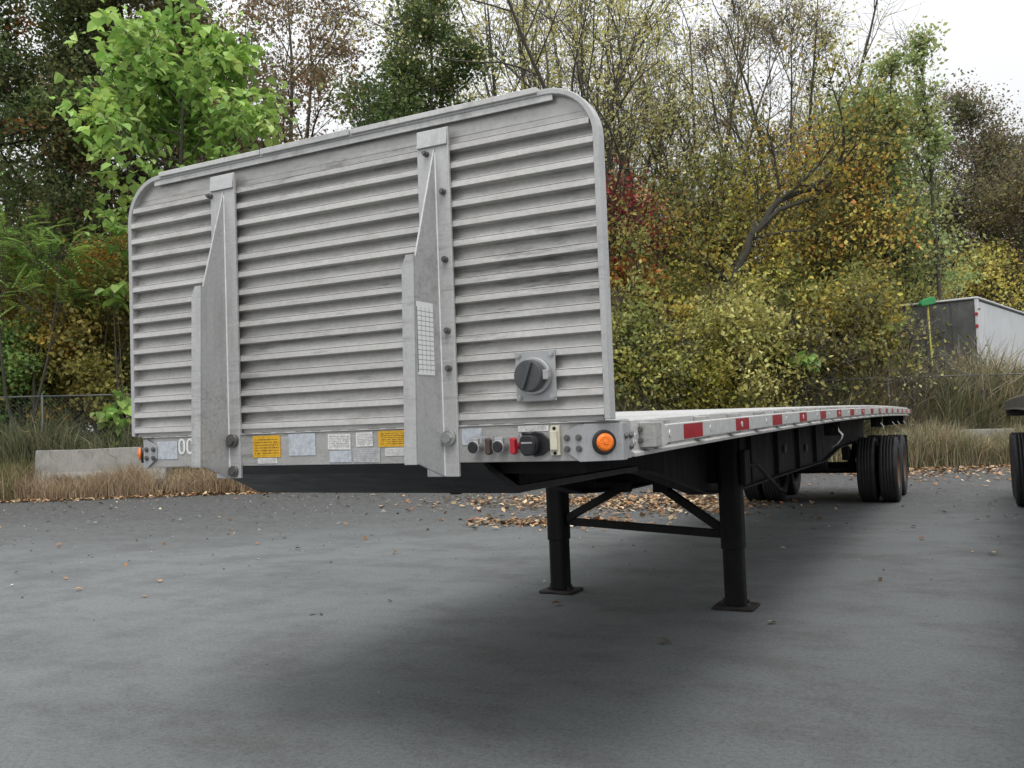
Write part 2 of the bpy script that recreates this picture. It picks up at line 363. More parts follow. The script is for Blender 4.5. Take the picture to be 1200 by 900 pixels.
for k in range(15):
    zc = RIBZ[k]; zt_ = RIBZ[k-1]-.0305 if k else zc+.0445; zb_ = zc-.0305   # zc: centre of the rib's front face
    prof = [(zt_, .0350), (zc+.0150, .0265), (zc+.0143, .0050), (zc+.0124, .0040), (zc+.0122, .0160), (zc+.0100, .0160), (zc+.0098, .0030), (zc-.0128, .0000), (zc-.0148, .0040), (zc-.0168, .0385), (zb_, .0352)]
    if k == 14: prof[-1] = (zc-.0205, .0450)
    if k == 0: prof[0] = (zc+.0445, .0310); prof[1] = (zc+.0150, .0310)
    j = random.uniform(-.0012, .0012)
    x1 = hw(zc+.015)-.0215
    m_ = MB(); back = [(prof[-1][0], .052), (prof[0][0], .052)]
    def sec(x, flat):
        return [up(x, (y if not flat else max(y, .024))+j+.001*math.sin(x*3+k), z) for z, y in prof]+[up(x, y, z) for z, y in back]
    m_.loft([sec(x_, False) for x_ in np.linspace(-x1, x1, 9)])
    m_.obj('ribbed_plank', 'alu', bulk)
# sheet above the first rib, clipped by the rounded corners
zs = [1.086+.0453, 1.145, 1.16, 1.175, 1.19, 1.202, HB-.024]
ts = MB(); ts.loft([[up(-hw(z)+.021, .0295, z), up(hw(z)-.021, .0295, z), up(hw(z)-.021, .04, z), up(-hw(z)+.021, .04, z)] for z in zs])
ts.obj('top_sheet', 'alu', bulk)
MB().box(-1.19, 1.19, .012, .026, DZ+.001, DZ+.027).obj('kick_strip', 'alu_rail', bulk, .002)
MB().box(-1.04, 1.04, .006, .012, DZ+1.186, DZ+1.212).obj('top_angle', 'alu_side', bulk, .002)

# posts: back flange, tapering web, front flange on the lower half
def post(xr, dp):
    w_ = MB(); xl = xr-.082; xR = xr+.063
    w_.loft([[up(xl, y, z) for y in (0, -.014)]+[up(xR, y, z) for y in (-.014, 0)] for z in (-.195, 1.165)])
    p = w_.obj('post', 'alu_post', T, .003)
    web = MB(); prof = [(-.0145, -.195), (-dp, -.135), (-dp+.02, .632), (-.0145, 1.09)]
    web.loft([[up(x, y, z) for y, z in prof] for x in (xr-.008, xr)])
    web.obj('web', 'alu_post', p, .002)
    fl = MB(); x0 = xr-.054
    fl.loft([[up(x0, y, -.138), up(x0, y+.021, .60), up(x0+.018, y+.0225, .645), up(xr-.0, y+.0225, .645), up(xr, y, -.138)] for y in (-dp-.0145, -dp-.0005)])
    fl.obj('front_flange', 'alu_post', p, .002)
    MB().loft([[up(xr+.0003, -.0148, z), up(xr+.0045, -.0148, z), up(xr+.0003, -.0190, z)] for z in (-.19, 1.07)]).obj('weld_bead', 'bead', p)
    tp = MB(); tp.loft([[up(xl+.004, -.0145, 1.163), up(xl+.004, -.024, 1.095), up(xl+.004, -.0145, 1.095)], [up(xR-.004, -.0145, 1.163), up(xR-.004, -.024, 1.095), up(xR-.004, -.0145, 1.095)]]); tp.obj('top_gusset', 'alu_post', p, .002)
    return p
p2 = post(.536, .196); p1 = post(-.578, .170)
for z in (.91, .645, .368, .222): bolt(p2, up(.571, -.0145, z), .010, .014)
bolt(p2, up(.562, -.0145, -.045), .024, .018, mat='silver')
bolt(p2, up(.500, -.0145, 1.07), .009, .018); bolt(p1, up(-.655, -.0145, 1.075), .009, .018)
bolt(p1, up(-.552, -.0145, -.03), .024, .018); bolt(p1, up(-.552, -.0145, -.165), .020, .012)
lc = MB().box(.5365, .5385, -.180, -.068, DZ+.195, DZ+.47).obj('load_chart', 'chart', p2)
lc['label'] = 'white load chart with printed grid'

# front rail with its labels and number
fr = MB(); fr.loft([[up(x, -.004, -.142), up(x, .05, -.142), up(x, .05, -.004), up(x, -.004, -.004)] for x in (-1.115, 1.115)])
fr = fr.obj('front_rail', 'alu_rail', T, .003)
MB().box(-1.11, 1.11, -.010, .05, DZ-.0035, DZ-.0005).obj('ledge', 'alu_side', fr)
def shx(x): return x-(2.378-x)*.0165                   # label corners were measured a little in front of the rail
def sticker(x0, z0, x1, z1, mat, tilt=0):
    x0 = shx(x0); x1 = shx(x1)
    m_ = MB().box(x0-(x0+x1)/2, x1-(x0+x1)/2, -.0008, .0008, z1-(z0+z1)/2, z0-(z0+z1)/2)
    o = m_.obj('label', mat, fr); o.location = Vector(up((x0+x1)/2, -.0060, (z0+z1)/2)); o.rotation_euler = (0, R(tilt), 0)
    return o
for a in [(-.402, -.012, -.249, -.106, 'yellow_label'), (-.375, -.109, -.268, -.132, 'white_label'), (-.203, -.008, -.061, -.101, 'blank_label'),
          (.004, -.015, .119, -.080, 'white_label', 1), (.011, -.085, .122, -.132, 'blank_label'), (.147, -.012, .229, -.070, 'white_label', -1),
          (.132, -.075, .262, -.134, 'silver_label', 1), (.256, -.009, .42, -.074, 'yellow_label'), (.287, -.078, .42, -.110, 'white_label'),
          (.641, -.012, .727, -.075, 'blank_label'), (.879, -.009, 1.002, -.031, 'white_label'), (-.983, -.023, -.855, -.105, 'blank_label')]:
    sticker(*a)
def ring0(r, n=28): return [(max(-1, min(1, 1.15*math.cos(2*math.pi*i/n)))*r[0], max(-1, min(1, 1.05*math.sin(2*math.pi*i/n)))*r[1]) for i in range(n)]
for x in (-.880, -.829):
    ou, inn = ring0((.0215, .036)), ring0((.0100, .0265)); m_ = MB()
    m_.loft([[up(x+p[0], y, -.048+p[1]) for p, y in ((a_, -.0062), (a_, -.0048), (b_, -.0048), (b_, -.0062))] for a_, b_ in zip(ou+ou[:1], inn+inn[:1])], caps=False)
    m_.obj('number_zero', 'white_paint', fr)
# gladhands, socket, connector box
def gladhand(x, z, capmat):
    g = MB(); g.cyl(up(x, -.004, z), up(x, -.045, z), .017, .017, 14); g.cyl(up(x, -.045, z), up(x, -.062, z), .025, .025, 16)
    g.box(x-.014, x+.022, -.060, -.045, DZ+z+.012, DZ+z+.034)
    o = g.obj('gladhand', 'silver', T, .002)
    MB().cyl(up(x, -.0625, z), up(x, -.068, z), .022, .019, 16).obj('seal', 'black_plastic', o)
    k = MB(); k.cyl(up(x+.058, -.004, z), up(x+.058, -.034, z), .013, .013, 12); k.loft([[up(x+.058+a, y, z+b) for a, b in ((-.010, .030), (.002, .033), (.012, .026), (.011, .006), (.014, -.024), (.002, -.031), (-.011, -.022), (-.008, 0))] for y in (-.034, -.060)])
    k.obj('coupling', capmat, o, .004)
    MB().box(x-.012, x+.075, -.036, -.028, DZ+z+.034, DZ+z+.041).obj('tag_plate', 'silver', o)
gladhand(.690, -.083, 'brown_seal'); gladhand(.795, -.083, 'red_paint')
s_ = MB(); X, Z = .925, -.078
s_.loft([[up(X+a, y, Z+b) for a, b in ((-.060, .0), (-.045, .030), (.0, .048), (.03, .040), (.062, .012), (.062, -.016), (.03, -.040), (0, -.046), (-.045, -.026))] for y in (-.004, -.016)])
s_ = s_.obj('light_socket', 'black_plastic', T, .003)
MB().cyl(up(X-.008, -.016, Z), up(X-.008, -.05, Z), .036, .034, 20).obj('socket_barrel', 'black_plastic', s_, .003)
m_ = MB(); m_.loft([[up(X-.008+a, y, Z+b) for a, b in ((-.018, .036), (.018, .036), (.029, .024), (.033, .004), (.029, -.022), (.016, -.040), (-.016, -.040), (-.029, -.022), (-.033, .004), (-.029, .024))] for y in (-.050, -.066)]); lid = m_.obj('socket_lid', 'black_plastic', s_, .006)
MB().box(X-.03, X+.014, -.0675, -.066, DZ+Z+.004, DZ+Z+.010).obj('lid_mark', 'silver', s_)
MB().cyl(up(X-.03, -.055, Z+.04), up(X+.014, -.055, Z+.04), .006, .006, 8).obj('hinge', 'black_plastic', s_)
bx_ = MB(); bx_.loft([[up(.988+a, y, b-.066) for a, b in ((.004, .054), (.038, .054), (.038, -.054), (0, -.054), (0, .04))] for y in (-.004, -.018)])
bx_ = bx_.obj('connector_box', 'white_plastic', T, .002)
MB().box(.992, 1.020, -.030, -.018, DZ-.101, DZ-.031).obj('cover', 'white_plastic', bx_, .003)
for z in (-.022, -.112): bolt(bx_, up(1.007, -.018, z), .005, .003, mat='black_steel')

# document canister on the bulkhead
cb = MB().box(.852, 1.015, -.006, .004, DZ+.079, DZ+.266).obj('canister', 'plate', T, .003)
MB().cyl(up(.935, -.006, .172), up(.935, -.028, .172), .068, .068, 28).obj('collar', 'silver', cb, .003)
c2 = MB().cyl(up(.928, -.028, .172), up(.925, -.058, .172), .060, .058, 28).obj('cap', 'grey_cap', cb, .004)
MB().bar(up(.907, -.0635, .124), up(.943, -.0635, .220), .012, .016, (0, 1, 0)).obj('cap_grip', 'grey_cap', cb, .002)
MB().box(.985, 1.008, -.055, -.03, DZ+.155, DZ+.19).obj('latch', 'silver', cb, .002)
for x in (.866, 1.001):
    for z in (.094, .251): bolt(cb, up(x, -.006, z), .009, .005, mat='silver')

# corner plates wrapping the chamfered front corners, with marker lamps
def corner(sg):
    A = (1.12, -.007); B = (1.2265, .085)                # chamfer ends, front and side
    def bend(u):                                      # u along the plate: 0 front inner end .. 1 side end
        L1, L2, L3 = .085, math.dist(A, B), .10
        t = u*(L1+L2+L3)
        if t < L1: return (A[0]-L1+t, A[1], (0, -1))
        if t < L1+L2: k = (t-L1)/L2; n = ((B[1]-A[1])/L2, -(B[0]-A[0])/L2); return (A[0]+(B[0]-A[0])*k, A[1]+(B[1]-A[1])*k, n)
        return (B[0], B[1]+t-L1-L2, (1, 0))
    P = lambda x, y, z: up(sg*x, y, z)
    us = [0, .10, .20, .2605, .2610, .45, .6, .6925, .6935, .80, .90, 1]
    def span(u): a = max(0, min(1, u/.20)); b = max(0, min(1, (1-u)/.20)); k = min(a, b); return -.145+.045*(1-k), -.010-.035*(1-k)
    pl = MB(); rs = []
    for u in us:
        x, y, n = bend(u); z0, z1 = span(u); t = .006
        rs.append([P(x, y, z0), P(x+n[0]*t, y+n[1]*t, z0), P(x+n[0]*t, y+n[1]*t, z1), P(x, y, z1)])
    pl.loft(rs); o = pl.obj('corner_plate', 'plate', T, .002)
    for u in (.06, .20):
        for z in (-.058, -.098):
            x, y, n = bend(u); bolt(o, P(x+n[0]*.006, y+n[1]*.006, z), .009, .006, (sg*n[0]*.007, n[1]*.007, 0))
    for u, z in ((.76, -.058), (.91, -.058), (.91, -.098)):
        x, y, n = bend(u); bolt(o, P(x+n[0]*.006, y+n[1]*.006, z), .009, .006, (sg*n[0]*.007, n[1]*.007, 0))
    x, y, n = bend(.475); n3 = Vector((sg*n[0], n[1], 0)); c = Vector(P(x, y, -.078))+n3*.006
    l_ = MB().cyl(c, c+n3*.012, .046, .043, 28).obj('marker_lamp', 'black_plastic', o, .003)
    MB().cyl(c+n3*.012, c+n3*.024, .035, .026, 28).obj('lens', 'amber', l_, .004)
    MB().cyl(c+n3*.024, c+n3*.027, .010, .008, 16).obj('lens_centre', 'amber', l_)
    bk = MB(); bk.loft([[P(1.0, .0, z), P(1.119, 0, z), P(1.2195, .085, z), P(1.2195, .20, z), P(1.0, .20, z)] for z in (-.1415, -.0045)]); bk.obj('corner_block', 'alu_rail', T)
    lp = MB(); lp.loft([[P(1.06, -.02, z), P(1.12, -.02, z), P(1.23, .075, z), P(1.2, .12, z), P(1.06, .12, z)] for z in (-.0042, .0008)]); lp.obj('corner_ledge', 'plate', T, .001)
corner(1); corner(-1)

# deck planks
deck = MB(); ybar(deck, rect(-1.17, 1.17, -.05, -.032), .06, 14.55); deck = deck.obj('deck', 'black_steel', T)
NP = 12; wp = 2.34/NP
for i in range(NP):
    x0 = -1.17+i*wp; m_ = MB(); e = .004
    ybar(m_, [(x0+e, -.03), (x0+wp-e, -.03), (x0+wp-e, -.004), (x0+wp-.02, 0), (x0+wp*.66, 0), (x0+wp*.63, -.003), (x0+wp*.37, -.003), (x0+wp*.34, 0), (x0+.02, 0), (x0+e, -.004)], .06, 14.58)
    m_.obj('deck_plank', 'alu_deck', deck)
# side rails
def side(sg):
    P = lambda pts: [(sg*x, z) for x, z in pts] if sg > 0 else [(sg*x, z) for x, z in pts][::-1]
    m_ = MB(); ybar(m_, P([(1.172, -.142), (1.235, -.142), (1.235, -.128), (1.2195, -.122), (1.2195, -.008), (1.213, 0), (1.172, 0)]), .2, 14.6)
    sr = m_.obj('side_rail', 'alu_side', T, .002)
    m_ = MB(); ybar(m_, P([(1.272, -.106), (1.284, -.103), (1.284, -.032), (1.272, -.029)]), .44, 14.58); rub = m_.obj('rub_rail', 'alu_side', sr, .002)
    k = 0; y = .47
    while y < 14.4:                                   # stake pockets between rail and rub rail
        b = MB(); z = DZ+camber(sg*1.25, y); b.box(*sorted((sg*1.2200, sg*1.2715)), y-.045, y+.045, z-.112, z-.012); b.obj('stake_pocket', 'alu_rail', sr, .003)
        c = MB(); c.cyl((sg*1.2845, y, z-.068), (sg*1.288, y, z-.068), .017, .014, 10); c.obj('rivet_head', 'alu_deck', sr)
        y += .6095
    y = .66
    while y < 14.3:
        for a, b_, mt in ((0, .285, 'red_tape'), (.30, .87, 'silver_tape')):
            m_ = MB(); y1 = min(y+b_, 14.5)
            if y1 > y+a+.05: ybar(m_, P([(1.2842, -.098), (1.2856, -.098), (1.2856, -.037), (1.2842, -.037)]), y+a, y1); m_.obj('tape_strip', mt, sr)
        y += .905
    br = MB(); br.box(*sorted((sg*1.2200, sg*1.2835)), .29, .375, DZ-.108, DZ-.012); br = br.obj('end_bracket', 'alu_rail', sr, .004)
    for z in (-.04, -.082): bolt(sr, up(sg*1.228, .282, z), .009, .005)
    MB().loft([[up(sg*x, y, z) for y, z in ((.375, -.108), (.44, -.103), (.44, -.033), (.375, -.012))] for x in (1.268, 1.2835)]).obj('rail_nose', 'alu_side', sr, .003)
    return sr
sideR = side(1); sideL = side(-1)
random.seed(11)                                       # scratched paint marks on the side rail
for row, z0 in ((0, -.055), (1, -.088)):
    y = .205 if row == 0 else .22
    while y < .272:
        pts = [up(1.2205, y+random.uniform(0, .012), z0+random.uniform(-.012, .014)) for _ in range(4)]
        MB().tube(pts, .0013, 4).obj('paint_scratch', 'white_paint' if random.random() < .6 else 'plate', sideR); y += .014
MB().box(-1.2, 1.2, 14.585, 14.63, DZ-.17, DZ-.012).obj('rear_rail', 'alu_rail', T, .003)

# chassis
def zbot(y):
    pts = [(.5, -.27), (1.8, -.30), (2.4, -.36), (3.6, -.60), (4.6, -.66), (9.4, -.68), (10.8, -.56), (14.5, -.52)]
    for (a, za), (b, zb) in zip(pts, pts[1:]):
        if y <= b: return za+(zb-za)*(max(y, a)-a)/(b-a)
    return -.52
for sx in (-.49, .49):
    m_ = MB(); ys = [.5, 1, 1.8, 2.1, 2.4, 2.8, 3.2, 3.6, 4.1, 4.6, 6, 7.6, 9.4, 10.1, 10.8, 12, 13.3, 14.5]
    I = lambda y: (lambda zt, zb: [(sx-.065, zt), (sx-.065, zt-.018), (sx-.006, zt-.018), (sx-.006, zb+.018), (sx-.065, zb+.018), (sx-.065, zb), (sx+.065, zb), (sx+.065, zb+.018), (sx+.006, zb+.018), (sx+.006, zt-.018), (sx+.065, zt-.018), (sx+.065, zt)])(-.145+camber(sx, y), zbot(y)+camber(sx, y)*.5)
    m_.loft([[(x, y, z+DZ) for x, z in I(y)] for y in ys]); mbm = m_.obj('main_beam', 'grey_steel', T)
    for y in np.arange(5.2, 10, 1.2):
        s1 = 1 if sx > 0 else -1
        MB().box(*sorted((sx+s1*.007, sx+s1*.05)), y-.006, y+.006, DZ+zbot(y)+.06, DZ-.13).obj('web_stiffener', 'grey_steel', mbm)
    for y, zz in ((6.9, -.36), (8.2, -.40)):
        MB().box(*sorted((sx+.02 if sx > 0 else sx-.02, sx+.02+.012 if sx > 0 else sx-.032)), y-.05, y+.05, DZ+zz-.05, DZ+zz+.03).obj('faded_patch', 'dark_alu', mbm)
for i in range(26):
    y = .9+i*.535
    if abs(y-3.9) < .25: continue
    m_ = MB(); z = DZ+camber(0, y)
    m_.loft([[(x, y+a, z+b-(.05 if abs(x) < .6 else 0)*0) for a, b in ((-.03, -.052), (.03, -.052), (.03, -.062), (.005, -.062), (.005, -.125), (.03, -.125), (.03, -.135), (-.03, -.135), (-.03, -.125), (-.005, -.125), (-.005, -.062), (-.03, -.062))] for x in (-1.17, 1.17)])
    m_.obj('crossmember', 'black_steel', T)
cp = MB()                                             # coupler: lip sloping down behind the rail, then flat plate
cp.loft([[up(x, .006, -.1437), up(x, .06, -.182), up(x, .30, -.284), up(x, 1.75, -.284), up(x, 1.75, -.255), up(x, .30, -.250), up(x, .05, -.1437)] for x in (-.70, .69)])
cp = cp.obj('coupler_plate', 'lip', T, .004)
for x in (-.695, .665): MB().box(x, x+.02, .32, 1.74, DZ-.2495, DZ-.136).obj('coupler_side', 'black_steel', cp)
MB().cyl(up(0, .95, -.2845), up(0, .95, -.345), .03, .03, 16).obj('kingpin', 'hub', cp)
MB().box(-.60, 1.04, .16, .2, DZ-.195, DZ-.1435).obj('front_crossmember', 'black_steel', T)

# landing gear
LN, LF = (.665, 3.88), (-.885, 4.10)
gx = MB(); gx.loft([[up(x, 3.99-.142*x+a, b) for a, b in ((-.05, -.51), (.05, -.51), (.05, -.15), (-.05, -.15))] for x in (-1.0, .76)]); gx.obj('gear_support', 'black_steel', T)
for (x, y), zt in ((LN, -.15), (LF, -.15)):
    rsq = lambda a, r, z: [(x+sx_*(a-r)+r*math.cos(t_), y+sy_*(a-r)+r*math.sin(t_), z) for sx_, sy_, t0 in ((1, 1, 0), (-1, 1, 90), (-1, -1, 180), (1, -1, 270)) for t_ in (R(t0), R(t0+30), R(t0+60), R(t0+90))]
    leg = MB().loft([rsq(.084, .04, z) for z in (DZ-1.0, DZ+zt)], False).obj('landing_leg', 'black_steel', T, .003)
    lo = MB().loft([rsq(.075, .036, z) for z in (.03, DZ-.95)], False).obj('lower_tube', 'black_steel', leg)
    ft = MB(); ft.loft([[(x-.155, y-.12, z), (x-.14, y-.135, z), (x+.14, y-.135, z), (x+.155, y-.12, z), (x+.155, y+.12, z), (x+.14, y+.135, z), (x-.14, y+.135, z), (x-.155, y+.12, z)] for z in (.002, .022)])
    ft.obj('foot', 'rust_steel', leg, .004)
    for s1 in (-1, 1):
        g = MB(); g.loft([[(x+s1*.06, y+yy, .022), (x+s1*.105, y+yy, .022), (x+s1*.06, y+yy, .075)] for yy in (-.045, .045)]); g.obj('foot_gusset', 'rust_steel', leg)
    MB().cyl((x-.1, y, .055), (x+.1, y, .055), .014, .014, 8).obj('foot_pin', 'rust_steel', leg)
MB().bar(up(LN[0]-.08, LN[1], -.895), up(LF[0]+.08, LF[1], -.845), .05, .06).obj('cross_brace', 'black_steel', T)
MB().bar(up(-.25, 3.98, -.55), up(LF[0]+.07, LF[1]-.01, -.83), .05, .06).obj('diagonal_brace', 'black_steel', T)
MB().bar(up(.10, 3.96, -.55), up(LN[0]-.07, LN[1]+.01, -.87), .05, .06).obj('diagonal_brace', 'black_steel', T)
for x in (-.24, .10): MB().box(x-.06, x+.06, 3.90, 4.03, DZ-.585, DZ-.505).obj('brace_bracket', 'black_steel', T)
ck = MB(); ck.tube([up(.75, 3.95, -.40), up(.80, 4.14, -.377), up(.80, 4.20, -.39), up(.80, 4.95, -.62), up(.80, 5.0, -.645), up(.86, 5.02, -.68)], .016, 8)
ck.obj('crank_handle', 'grey_steel', T)
MB().box(.755, .80, 3.80, 3.98, DZ-.52, DZ-.26).obj('gear_box', 'black_steel', T, .01)

# wheels and axles
def tyre_mesh():
    r, hw_ = .515, .138; prof = [(-hw_*.8, .30), (-hw_*.97, .36), (-hw_, .42), (-hw_*.96, .475), (-hw_*.84, .506)]
    for i in range(5):
        a = -hw_*.8+hw_*1.6*i/5; b = -hw_*.8+hw_*1.6*(i+1)/5
        prof += [(a+.005, r), (b-.005, r)]
        if i < 4: prof += [(b-.004, r-.013), (b+.004, r-.013)]
    prof += [(hw_*.84, .506), (hw_*.96, .475), (hw_, .42), (hw_*.97, .36), (hw_*.8, .30), (-hw_*.8, .30)]
    return MB().lathe_x(prof, (0, 0, 0), 56).mesh('tyre')
def rim_mesh(sg):
    prof = [(sg*.118, .302), (sg*.122, .295), (sg*.105, .285), (sg*.06, .27), (-sg*.02, .262), (-sg*.025, .15), (sg*.03, .12), (sg*.035, .0)]
    return MB().lathe_x(prof, (0, 0, 0), 40).lathe_x([(-.11, .301), (.11, .301)], (0, 0, 0), 40).mesh('wheel')
TY = tyre_mesh(); RM = {1: rim_mesh(1), -1: rim_mesh(-1)}
HB_ = {sg: MB().cyl((0, 0, 0), (sg*.10, 0, 0), .10, .085, 20).mesh('hub') for sg in (1, -1)}
for me_, mt in ((TY, 'rubber'), (RM[1], 'rim'), (RM[-1], 'rim'), (HB_[1], 'hub'), (HB_[-1], 'hub')): me_.materials.append(MAT[mt])
AX = (12.55, 13.80); ZW = .512
for y in AX:
    MB().cyl((-1.0, y, ZW), (1.0, y, ZW), .06, .06, 16).obj('axle', 'black_steel', T)
    for sg in (-1, 1):
        for x in (1.06, .74):
            wl = link('wheel', RM[sg], None, T); wl.location = (sg*x, y, ZW)
            ty = bpy.data.objects.new('tyre', TY); COL.objects.link(ty); ty.parent = wl
            if x > 1:
                hb = bpy.data.objects.new('hub', HB_[sg]); COL.objects.link(hb); hb.parent = wl
        MB().loft([[(sg*xx, y+a, z) for a, z in ((-.5, DZ-.55), (-.44, DZ-.55), (0, ZW+.10), (.44, DZ-.55), (.5, DZ-.55), (.06, ZW+.05), (-.06, ZW+.05))] for xx in (.45, .53)]).obj('spring', 'black_steel', T)
for y in (11.85, 13.17, 14.38):
    for sx in (-.49, .49):
        MB().loft([[(sx+a, y+b, z) for a, b in ((-.05, -.1), (.05, -.1), (.05, .1), (-.05, .1))] if z > .9 else [(sx+a, y+b, z) for a, b in ((-.05, -.04), (.05, -.04), (.05, .04), (-.05, .04))] for z in (.70, DZ-.53)]).obj('spring_hanger', 'black_steel', T)
MB().cyl((-.3, 11.2, .72), (.3, 11.2, .72), .13, .13, 20).obj('air_tank', 'black_steel', T)
# cargo winches under the right rail, some with a strap tail
def winch(y, strap):
    z = DZ-.225+camber(1.1, y)
    wn = MB(); wn.cyl((1.10, y-.07, z), (1.10, y+.07, z), .05, .05, 14)
    for yy in (-.075, .075): wn.box(1.04, 1.17, y+yy-.005, y+yy+.005, z-.06, z+.08)
    wn = wn.obj('cargo_winch', 'black_steel', T)
    MB().cyl((1.10, y-.12, z), (1.10, y-.08, z), .034, .034, 12).obj('ratchet', 'black_steel', wn)
    if strap:
        s_ = MB(); pts = [(1.152, z+.03), (1.165, z-.01), (1.20, z-.055), (1.19, z-.09), (1.15, z-.14), (1.10, z-.17)][:strap]
        s_.loft([[(x, y-.05, zz), (x, y+.05, zz), (x-.004, y+.05, zz-.004), (x-.004, y-.05, zz-.004)] for x, zz in pts]); s_.obj('strap_tail', 'strap', wn)
for y, st in ((6.15, 6), (10.3, 4), (12.1, 3), (13.1, 3), (14.3, 3)): winch(y, st)
MB().box(.6, 1.2, 14.52, 14.54, .35, DZ-.45).obj('mud_flap', 'rubber', T)

# ------------------------------------------------------------------ the neighbouring trailer (same make of chassis, no bulkhead)
T2 = T.copy(); COL.objects.link(T2); T2.location = (3.96, 6.75, 0)
tag(T2, 'dark rusty flatbed trailer without bulkhead, parked beside the silver one', 'trailer')
KEEP = ('deck', 'side_rail', 'main_beam', 'crossmember', 'front_rail', 'wheel', 'axle', 'spring', 'spring_hanger', 'landing_leg', 'cross_brace', 'diagonal_brace', 'brace_bracket', 'gear_support', 'rear_rail', 'coupler_plate', 'corner_block')
def recolour(o):
    if o.name.split('.')[0] in ('label', 'number_zero', 'tape_strip', 'paint_scratch', 'rub_rail', 'stake_pocket', 'rivet_head', 'end_bracket', 'rail_nose'): return False
    if o.type == 'MESH' and o.material_slots and o.material_slots[0].material and o.material_slots[0].material.name.startswith('aluminium'):
        o.material_slots[0].link = 'OBJECT'; o.material_slots[0].material = MAT['dark_alu']
    return True
def copy_dark(o, parent):
    if o.name.split('.')[0] in ('label', 'number_zero', 'tape_strip', 'paint_scratch', 'rub_rail', 'stake_pocket', 'rivet_head', 'end_bracket', 'rail_nose'): return
    c = o.copy(); COL.objects.link(c); mi = o.matrix_parent_inverse.copy(); c.parent = parent; c.matrix_parent_inverse = mi; recolour(c)
    for ch in o.children: copy_dark(ch, c)
for ch in list(T.children):
    if ch.name.split('.')[0] in KEEP: copy_dark(ch, T2)

# ------------------------------------------------------------------ vegetation helpers
rng = np.random.default_rng(7)
def np_mesh(name, V, Fq, mat, cols=None, smooth=False):
    me = bpy.data.meshes.new(name); n = len(Fq); k = Fq.shape[1]
    me.vertices.add(len(V)); me.vertices.foreach_set('co', np.ascontiguousarray(V, np.float32).ravel())
    me.loops.add(n*k); me.loops.foreach_set('vertex_index', np.ascontiguousarray(Fq, np.int32).ravel())
    me.polygons.add(n); me.polygons.foreach_set('loop_start', np.arange(0, n*k, k, dtype=np.int32))
    me.polygons.foreach_set('use_smooth', np.full(n, smooth)); me.update(calc_edges=True)
    if cols is not None:
        a = me.color_attributes.new('Col', 'FLOAT_COLOR', 'POINT')
        a.data.foreach_set('color', np.concatenate([cols, np.ones((len(cols), 1))], 1).astype(np.float32).ravel())
    me.materials.append(MAT[mat]); return me
class Tubes:
    def __init__(s): s.V = []; s.F = []; s.n = 0
    def add(s, P, r, k=5):
        P = np.asarray(P, float); t = np.gradient(P, axis=0); t /= np.linalg.norm(t, axis=1)[:, None]+1e-9
        ref = np.array((0, 0, 1.)) if abs(t[0][2]) < .9 else np.array((1., 0, 0))
        a = np.cross(t, ref); a /= np.linalg.norm(a, axis=1)[:, None]+1e-9; b = np.cross(t, a)
        th = np.arange(k)*2*np.pi/k
        ring = P[:, None]+(a[:, None]*np.cos(th)[None, :, None]+b[:, None]*np.sin(th)[None, :, None])*np.asarray(r)[:, None, None]
        m_ = len(P); i = (np.arange(m_-1)[:, None]*k+np.arange(k)); j = (np.arange(m_-1)[:, None]*k+(np.arange(k)+1) % k)
        s.V.append(ring.reshape(-1, 3)); s.F.append(np.stack([i, j, j+k, i+k], -1).reshape(-1, 4)+s.n); s.n += m_*k
    def obj(s, name, mat, parent):
        return link(name, np_mesh(name, np.concatenate(s.V), np.concatenate(s.F), mat, None, True), None, parent)
def unit(v): return v/(np.linalg.norm(v, axis=-1, keepdims=True)+1e-9)
def branch(p, d, L, r0, r1, nseg, wob, trop):
    pts = [p]; d = unit(d)
    for i in range(nseg):
        d = unit(d+rng.normal(0, wob, 3)+np.array((0, 0, trop))); pts.append(pts[-1]+d*L/nseg)
    return np.array(pts), np.linspace(r0, r1, nseg+1)
def side_dir(t, ang):
    a = np.cross(t, rng.normal(0, 1, 3)); a = unit(a); return unit(t*math.cos(ang)+a*math.sin(ang))
def leaves_small(C, col, size, droop=.3):               # a bent diamond per leaf
    n = len(C); ax = unit(rng.normal(0, 1, (n, 3))+np.array((0, 0, -droop))); sd_ = unit(np.cross(ax, rng.normal(0, 1, (n, 3))))
    sz = (size*rng.uniform(.45, 1.5, n))[:, None]; w_ = sz*rng.uniform(.26, .42, (n, 1)); nr = np.cross(ax, sd_)
    V = np.stack([C, C+ax*sz*.45+sd_*w_, C+ax*sz+nr*sz*.18, C+ax*sz*.5-sd_*w_], 1).reshape(-1, 3)
    return V, np.arange(4*n).reshape(-1, 4), np.repeat(col, 4, 0)
def leaves_big(C, col, size):                           # heart-shaped, folded on the midrib, hanging outwards
    n = len(C); h = rng.uniform(0, 2*np.pi, n); ax = unit(np.stack([np.cos(h), np.sin(h), rng.uniform(-1.1, .1, n)], 1))
    sd_ = unit(np.cross(ax, np.array((0, 0, 1.))+rng.normal(0, .35, (n, 3)))); nr = np.cross(sd_, ax); sz = (size*rng.uniform(.6, 1.25, n))[:, None]
    lift = sz*rng.uniform(.05, .2, (n, 1)); tip = C+ax*sz-nr*sz*.15
    V = np.stack([C, C+ax*sz*.12+sd_*sz*.36+nr*lift, C+ax*sz*.58+sd_*sz*.33+nr*lift*.8, tip, C+ax*sz*.58-sd_*sz*.33+nr*lift*.8, C+ax*sz*.12-sd_*sz*.36+nr*lift], 1).reshape(-1, 3)
    b = np.arange(n)[:, None]*6; F = np.concatenate([b+np.array((0, 1, 2, 3)), b+np.array((0, 3, 4, 5))])
    return V, F, np.repeat(col, 6, 0)
